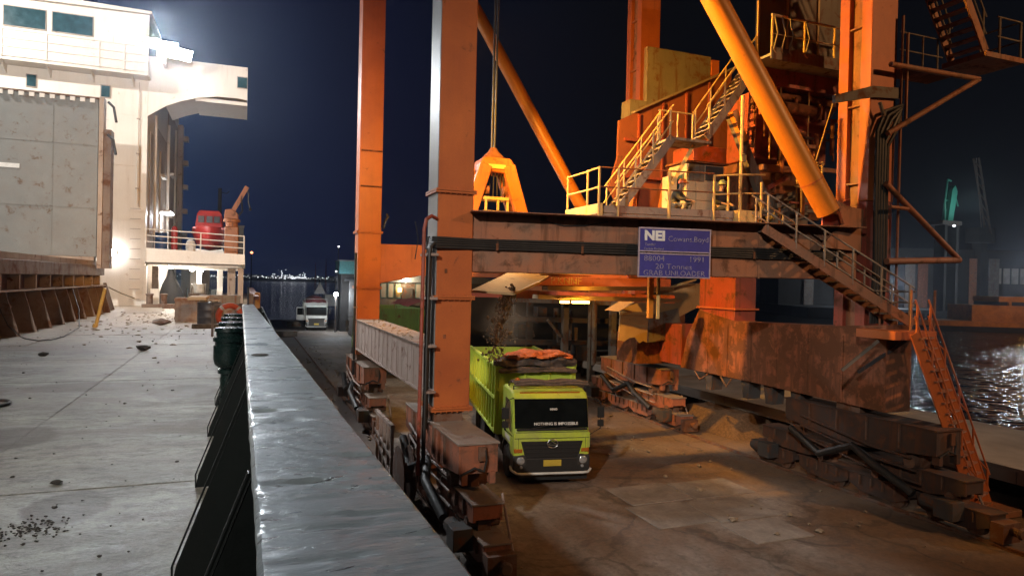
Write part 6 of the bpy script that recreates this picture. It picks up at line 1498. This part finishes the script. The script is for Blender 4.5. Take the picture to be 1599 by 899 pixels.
# conveyor plant in the dark under the crane
cv = empty('conveyor_plant', (20, 38, 0)); tag(cv, 'dark steel conveyor plant with posts and pipes behind the lorry', 'conveyor')
for x, y, z1, mt in ((17.9, 37, 5.6, 'plant_grey'), (19.2, 36, 4.6, 'panel_grey'), (21.2, 37, 4.6, 'plant_grey'), (23.6, 38, 5.6, 'plant_grey'), (16.4, 39, 5.6, 'dark_plant')):
    MB().box((x, y, 0), (x+0.35, y+0.35, z1)).build('post', mt, cv)
for z, y, hgt, mt in ((5.55, 37, 0.4, 'crane_orange_dirty'), (4.8, 36.4, 0.25, 'plant_grey'), (3.6, 38.5, 0.3, 'dark_plant'), (2.2, 38.2, 0.3, 'dark_plant')):
    MB().bar((14.5, y+0.6, z), (25.5, y-0.6, z-0.2), 0.5, hgt).build('beam', mt, cv)
random.seed(14)
for i in range(22):
    x = random.uniform(15, 25); y = random.uniform(37, 42); z = random.uniform(0, 3.5)
    if i % 3 == 0: MB().tube((x, y, z), (x, y, z+random.uniform(0.8, 2.2)), random.uniform(0.06, 0.2), 8).build('pipe', 'plant_grey', cv)
    elif i % 3 == 1: MB().bar((x, y, z), (x+random.uniform(-1.2, 1.2), y, z+random.uniform(0.4, 1.6)), 0.14, 0.14).build('brace_bar', 'plant_grey', cv)
    else: MB().box((x, y, z), (x+random.uniform(0.4, 1.4), y+0.8, z+random.uniform(0.4, 1.3))).build('machine_box', 'dark_plant', cv, bevel=0.03)
MB().box((12, 44, 0), (26, 46, 5.2)).build('back_wall', 'far_dark', cv)
MB().path([(19.4, 35.9, 1.0), (19.4, 35.9, 4.6), (19.2, 35.9, 4.9), (18.0, 35.9, 5.0)], 0.16, 10).build('pipe', 'panel_grey', cv, smooth=True)

# ================================================================== FAR SHORE AND THE OTHER WHARF
random.seed(77)
fs = MB(); prev = -900
while prev < 900:
    w_ = random.uniform(30, 90); fs.box((prev, 1480, -2.5), (prev+w_, 1520, 5+random.uniform(0, 7))); prev += w_
o = fs.build('far_shore', 'far_dark'); tag(o, kind='structure')
m = MB()
def bulb(x, z, r, y=1470): m.lathe((x, y, z), [(r*0.3, -r), (r, 0), (r*0.3, r)], 6)
x = -190
while x < 230:
    x += random.uniform(1.2, 5.5); bulb(x, 4.0+random.uniform(-1.0, 4.5), random.choice((0.5, 0.7, 0.7, 1.0, 1.5)))
for cx, w_, h_ in ((68, 34, 17), (108, 22, 18), (92, 20, 8)):
    for _ in range(34): 
        a = random.random(); xx = cx+random.gauss(0, 0.36)*w_*0.8; bulb(xx, 4+abs(random.gauss(0, 0.45))*h_*max(0.2, 1-abs(xx-cx)/w_), random.choice((0.5, 0.8, 1.1)))
tag(m.build('shore_lights', 'lamp_shore'), 'long row of tiny white port lights glittering on the far shore', 'lights', kind='stuff')
for x, y, z, lab, mt in ((0.48, 75.5, 8.3, 'small orange lamp on a thin mast right of the stores crane', 'lamp_red'),):
    t = empty('mast_lamp', (x, y, z)); tag(t, lab, 'lamp')
    MB().lathe((x, y, z), [(0.03, -0.12), (0.16, 0), (0.03, 0.12)], 8).build('lamp_globe', mt, t); MB().tube((x, y+0.2, -2.3), (x, y+0.2, z), 0.05, 6).build('pole', 'far_dark', t)
for x, h_, lab in ((55, 19, 'left of two thin red lattice masts on the far shore'), (63.5, 23, 'right and taller of two thin red lattice masts on the far shore')):
    m = MB()
    for s, q in ((-1, -1), (1, -1), (0, 1)): m.tube((x+s*0.7, 600+q*0.7, -2.4), (x, 600, h_), 0.18, 5)
    zz = 0.0
    while zz < h_-2: m.tube((x-0.7*(1-zz/h_), 600, zz), (x+0.7*(1-(zz+2)/h_), 600, zz+2), 0.12, 4); zz += 2
    tag(m.build('lattice_mast', 'crane_red'), lab, 'mast')
# across the dock on the right: wharf, sheds, barge, lit green crane
wf = MB(); wf.prism([(150, 150, -2.5), (175, 205, -2.5), (330, 130, -2.5), (300, 85, -2.5)], (0, 0, 3.2)); tag(wf.build('far_wharf', 'far_dark'), kind='structure')
wh = empty('dock_warehouse', (215, 168, 0.7)); tag(wh, 'long dark warehouse with pale pilasters across the dock', 'warehouse')
A = Vector((165, 178, 0)); Bq = Vector((300, 112, 0)); dv = (Bq-A).normalized(); nv = Vector((dv.y, -dv.x, 0))
MB().prism([A+Vector((0, 0, 0.7)), A+dv*135+Vector((0, 0, 0.7)), A+dv*135+Vector((0, 0, 20)), A+Vector((0, 0, 20))], -nv*22).build('wall', 'far_dark', wh)
for s, mt in ((8, 'plant_grey'), (18, 'dark_plant'), (29, 'dark_plant'), (40, 'plant_grey'), (44, 'crane_rusty'), (53, 'dark_plant'), (60, 'crane_orange_dirty'), (66, 'plant_grey'), (84, 'dark_plant'), (98, 'plant_grey')):
    c = A+dv*s+nv*0.3; MB().prism([c+Vector((0, 0, 0.7)), c+dv*3+Vector((0, 0, 0.7)), c+dv*3+Vector((0, 0, 17)), c+Vector((0, 0, 17))], nv*0.5).build('pilaster', mt, wh)
for s in (68, 70.6, 73.2, 75.8):
    c = A+dv*s+nv*0.1; MB().prism([c+Vector((0, 0, 9)), c+dv*2+Vector((0, 0, 9)), c+dv*2+Vector((0, 0, 14)), c+Vector((0, 0, 14))], nv*0.2).build('window', 'far_pale', wh)
bg = empty('deck_barge', (150, 97, -2)); tag(bg, 'long yellow painted barge with deckhouse lying across the dark water', 'barge')
A2 = Vector((128, 106, 0)); d2 = Vector((0.86, -0.51, 0)).normalized(); n2 = Vector((d2.y, -d2.x, 0))
def bb(s0, s1, z0, z1, o0, o1, nm, mt):
    p = [A2+d2*s0-n2*-o0, A2+d2*s1-n2*-o0]
    MB().prism([p[0]+Vector((0, 0, z0)), p[1]+Vector((0, 0, z0)), p[1]+Vector((0, 0, z1)), p[0]+Vector((0, 0, z1))], -n2*(o1-o0+8)).build(nm, mt, bg)
bb(3, 60, -2.4, -1.2, 0.0, 3, 'hull', 'far_dark'); bb(4, 60, -1.2, -0.1, 0.0, 3, 'bulwark', 'barge_yellow')
bb(17, 60, -0.09, 3.3, -1.0, 2, 'deckhouse', 'barge_yellow'); bb(22, 60, 4.1, 5.2, -0.8, 2, 'upper_deck', 'barge_yellow'); bb(22.5, 60, 3.31, 4.09, -1.6, 1, 'deckhouse', 'far_dark')
for s in (24, 28, 32, 36): bb(s, s+0.5, 3.3, 4.1, -0.9, -6.5, 'post', 'barge_yellow')
for s in (6, 7, 8.2): bb(s, s+0.4, -0.1, 1.2, 0.0, -7, 'bollard', 'far_dark')
point('barge_light', tuple(A2+d2*24+n2*14+Vector((0, 0, 7))), 2200, SODIUM, 0.3)
gc = empty('harbour_crane', (181, 131, 0.7)); tag(gc, 'distant floodlit green harbour crane above the dark warehouse', 'crane')
bx, by = 180.5, 131
MB().prism([(bx-1.6, by-1, 25.5), (bx+0.4, by-1, 25.5), (bx+1.9, by-1, 33.6), (bx+1.0, by-1, 35.4), (bx-0.1, by-1, 34.2)], (0, 2, 0)).build('tower', 'teal_crane', gc)
for p, q, r in (((bx-1.8, by, 30), (bx-0.8, by, 37.0), 0.25), ((bx-0.8, by, 37.0), (bx+0.6, by, 36.6), 0.25), ((bx+1.8, by, 33.8), (bx+3.6, by, 29.8), 0.2), ((bx-1.4, by, 25.6), (bx-1.8, by, 30.2), 0.3), ((bx-1.6, by, 28), (bx+0.2, by, 29.5), 0.2), ((bx-1.7, by, 31), (bx+0.6, by, 31.5), 0.2)):
    MB().tube(p, q, r, 8).build('jib_bar', 'teal_crane', gc)
MB().box((bx-5, by-2, 24.3), (bx+2.6, by+2, 25.4)).build('machine_deck', 'dark_plant', gc)
MB().box((bx-3.4, by-1.5, 0.7), (bx-2.4, by+1.5, 24.3)).build('leg', 'far_dark', gc); MB().box((bx+1.2, by-1.5, 0.7), (bx+2.2, by+1.5, 24.3)).build('leg', 'far_dark', gc)
jc = empty('jib_crane', (222, 150, 0.7)); tag(jc, 'dark slewing jib crane standing far right behind the dock warehouse', 'crane')
MB().box((220.5, 149, 0.7), (223.5, 152, 22)).build('tower', 'far_dark', jc)
MB().box((218.5, 148, 22), (226, 153, 27)).build('cab', 'far_dark', jc, bevel=0.3)
for o_ in (-0.8, 0.8):
    MB().bar((224, 149+o_, 25), (207, 142+o_, 47), 0.5, 0.5).build('jib_boom', 'dark_plant', jc)
for i in range(7):
    a_ = Vector((224, 148.2, 25)).lerp(Vector((207, 141.2, 47)), i/7); b_ = Vector((224, 149.8, 25)).lerp(Vector((207, 142.8, 47)), (i+1)/7); MB().bar(a_, b_, 0.25, 0.25).build('lacing', 'dark_plant', jc)
MB().tube((222, 150, 27), (207, 142, 47), 0.12, 5).build('jib_stay', 'plant_grey', jc)
t = empty('crane_lamp', (bx-1, by-2.2, 24.0)); tag(t, 'small white lamp shining at the foot of the distant green crane', 'lamp')
MB().lathe((bx-1, by-2.3, 24.0), [(0.1, -0.3), (0.42, 0), (0.1, 0.3)], 8).build('lamp_globe', 'lamp_far', t)
MB().box((bx-1.2, by-2.1, 24.0), (bx-0.8, by-1.9, 24.6)).build('bracket', 'far_dark', t)
t = empty('glint_lamp', (196, 118, 12)); tag(t, 'unseen white lamp added on the far wharf for glints on the water', 'lamp')
MB().box((195.6, 118, 11.6), (196.6, 118.3, 12.1)).build('lamp_face', 'lamp_far', t); MB().tube((196.1, 118.4, 0.6), (196.1, 118.4, 12.0), 0.12, 8).build('pole', 'far_dark', t)
point('glint_light', (196, 116.5, 12), 14000, (0.85, 0.93, 1.0), 1.2)  # added for glints on the water, just outside the picture
point('glint_light_two', (181.0, 149, 7.0), 12000, (0.85, 0.93, 1.0), 1.0)  # added for more glints, unseen behind the landward leg
point('crane_light', (bx-1.5, by-6.5, 30), 1100, (0.75, 1.0, 0.92), 0.3)
bpy.data.meshes.remove(bpy.data.meshes['dummy']) if 'dummy' in bpy.data.meshes else None

# ================================================================== thin haze added for the glow round the lamps
k = NT('haze'); k.n.remove(k.p)
hv = k.new('ShaderNodeVolumePrincipled'); hv.inputs['Color'].default_value = (0.72, 0.82, 1.0, 1); hv.inputs['Density'].default_value = 0.0003; hv.inputs['Anisotropy'].default_value = 0.87
k.link(hv.outputs[0], k.n['Material Output'].inputs['Volume']); M['haze'] = k.m
tag(MB().box((-950, -120, -4.2), (950, 1600, 45)).build('haze', 'haze'), kind='stuff')
# unseen housings and poles added for the floodlights outside the picture
for loc, aim, z0, lab in ((MAST_LAMP, (-8.5, 40.0, 12.0), 4.15, 'floodlight on the ship mast behind the viewer'), (POST_FILL_LAMP, (-6.0, 40.0, 11.0), 4.15, 'added fill lamp on a pole left of the hatch cover'),
        ((-6.0, -12.0, 13.0), (-2.5, 8.0, 4.1), 4.15, 'floodlight over the ship deck behind the viewer'), ((-22.0, -20.0, 24.0), (8.0, 17.0, 3.6), 0.0, 'added tall fill lamp beyond the ship behind the viewer'),
        ((29.0, -9.0, 21.0), (17.6, 13.2, 9.3), -3.0, 'amber floodlight on a pole at the right behind the viewer'), ((42.0, 4.0, 14.0), (23.0, 16.0, 1.0), -3.0, 'added pale fill lamp on a pole right of the quay')):
    d_ = (Vector(aim)-Vector(loc)).normalized(); p_ = Vector(loc) - d_*0.5
    t = flood('floodlight', p_, aim, lab, 'lamp_far')
    MB().tube((p_.x-d_.x*0.5, p_.y-d_.y*0.5, z0), (p_.x-d_.x*0.5, p_.y-d_.y*0.5, p_.z+0.1), 0.12, 8).build('pole', 'dark_plant', t)
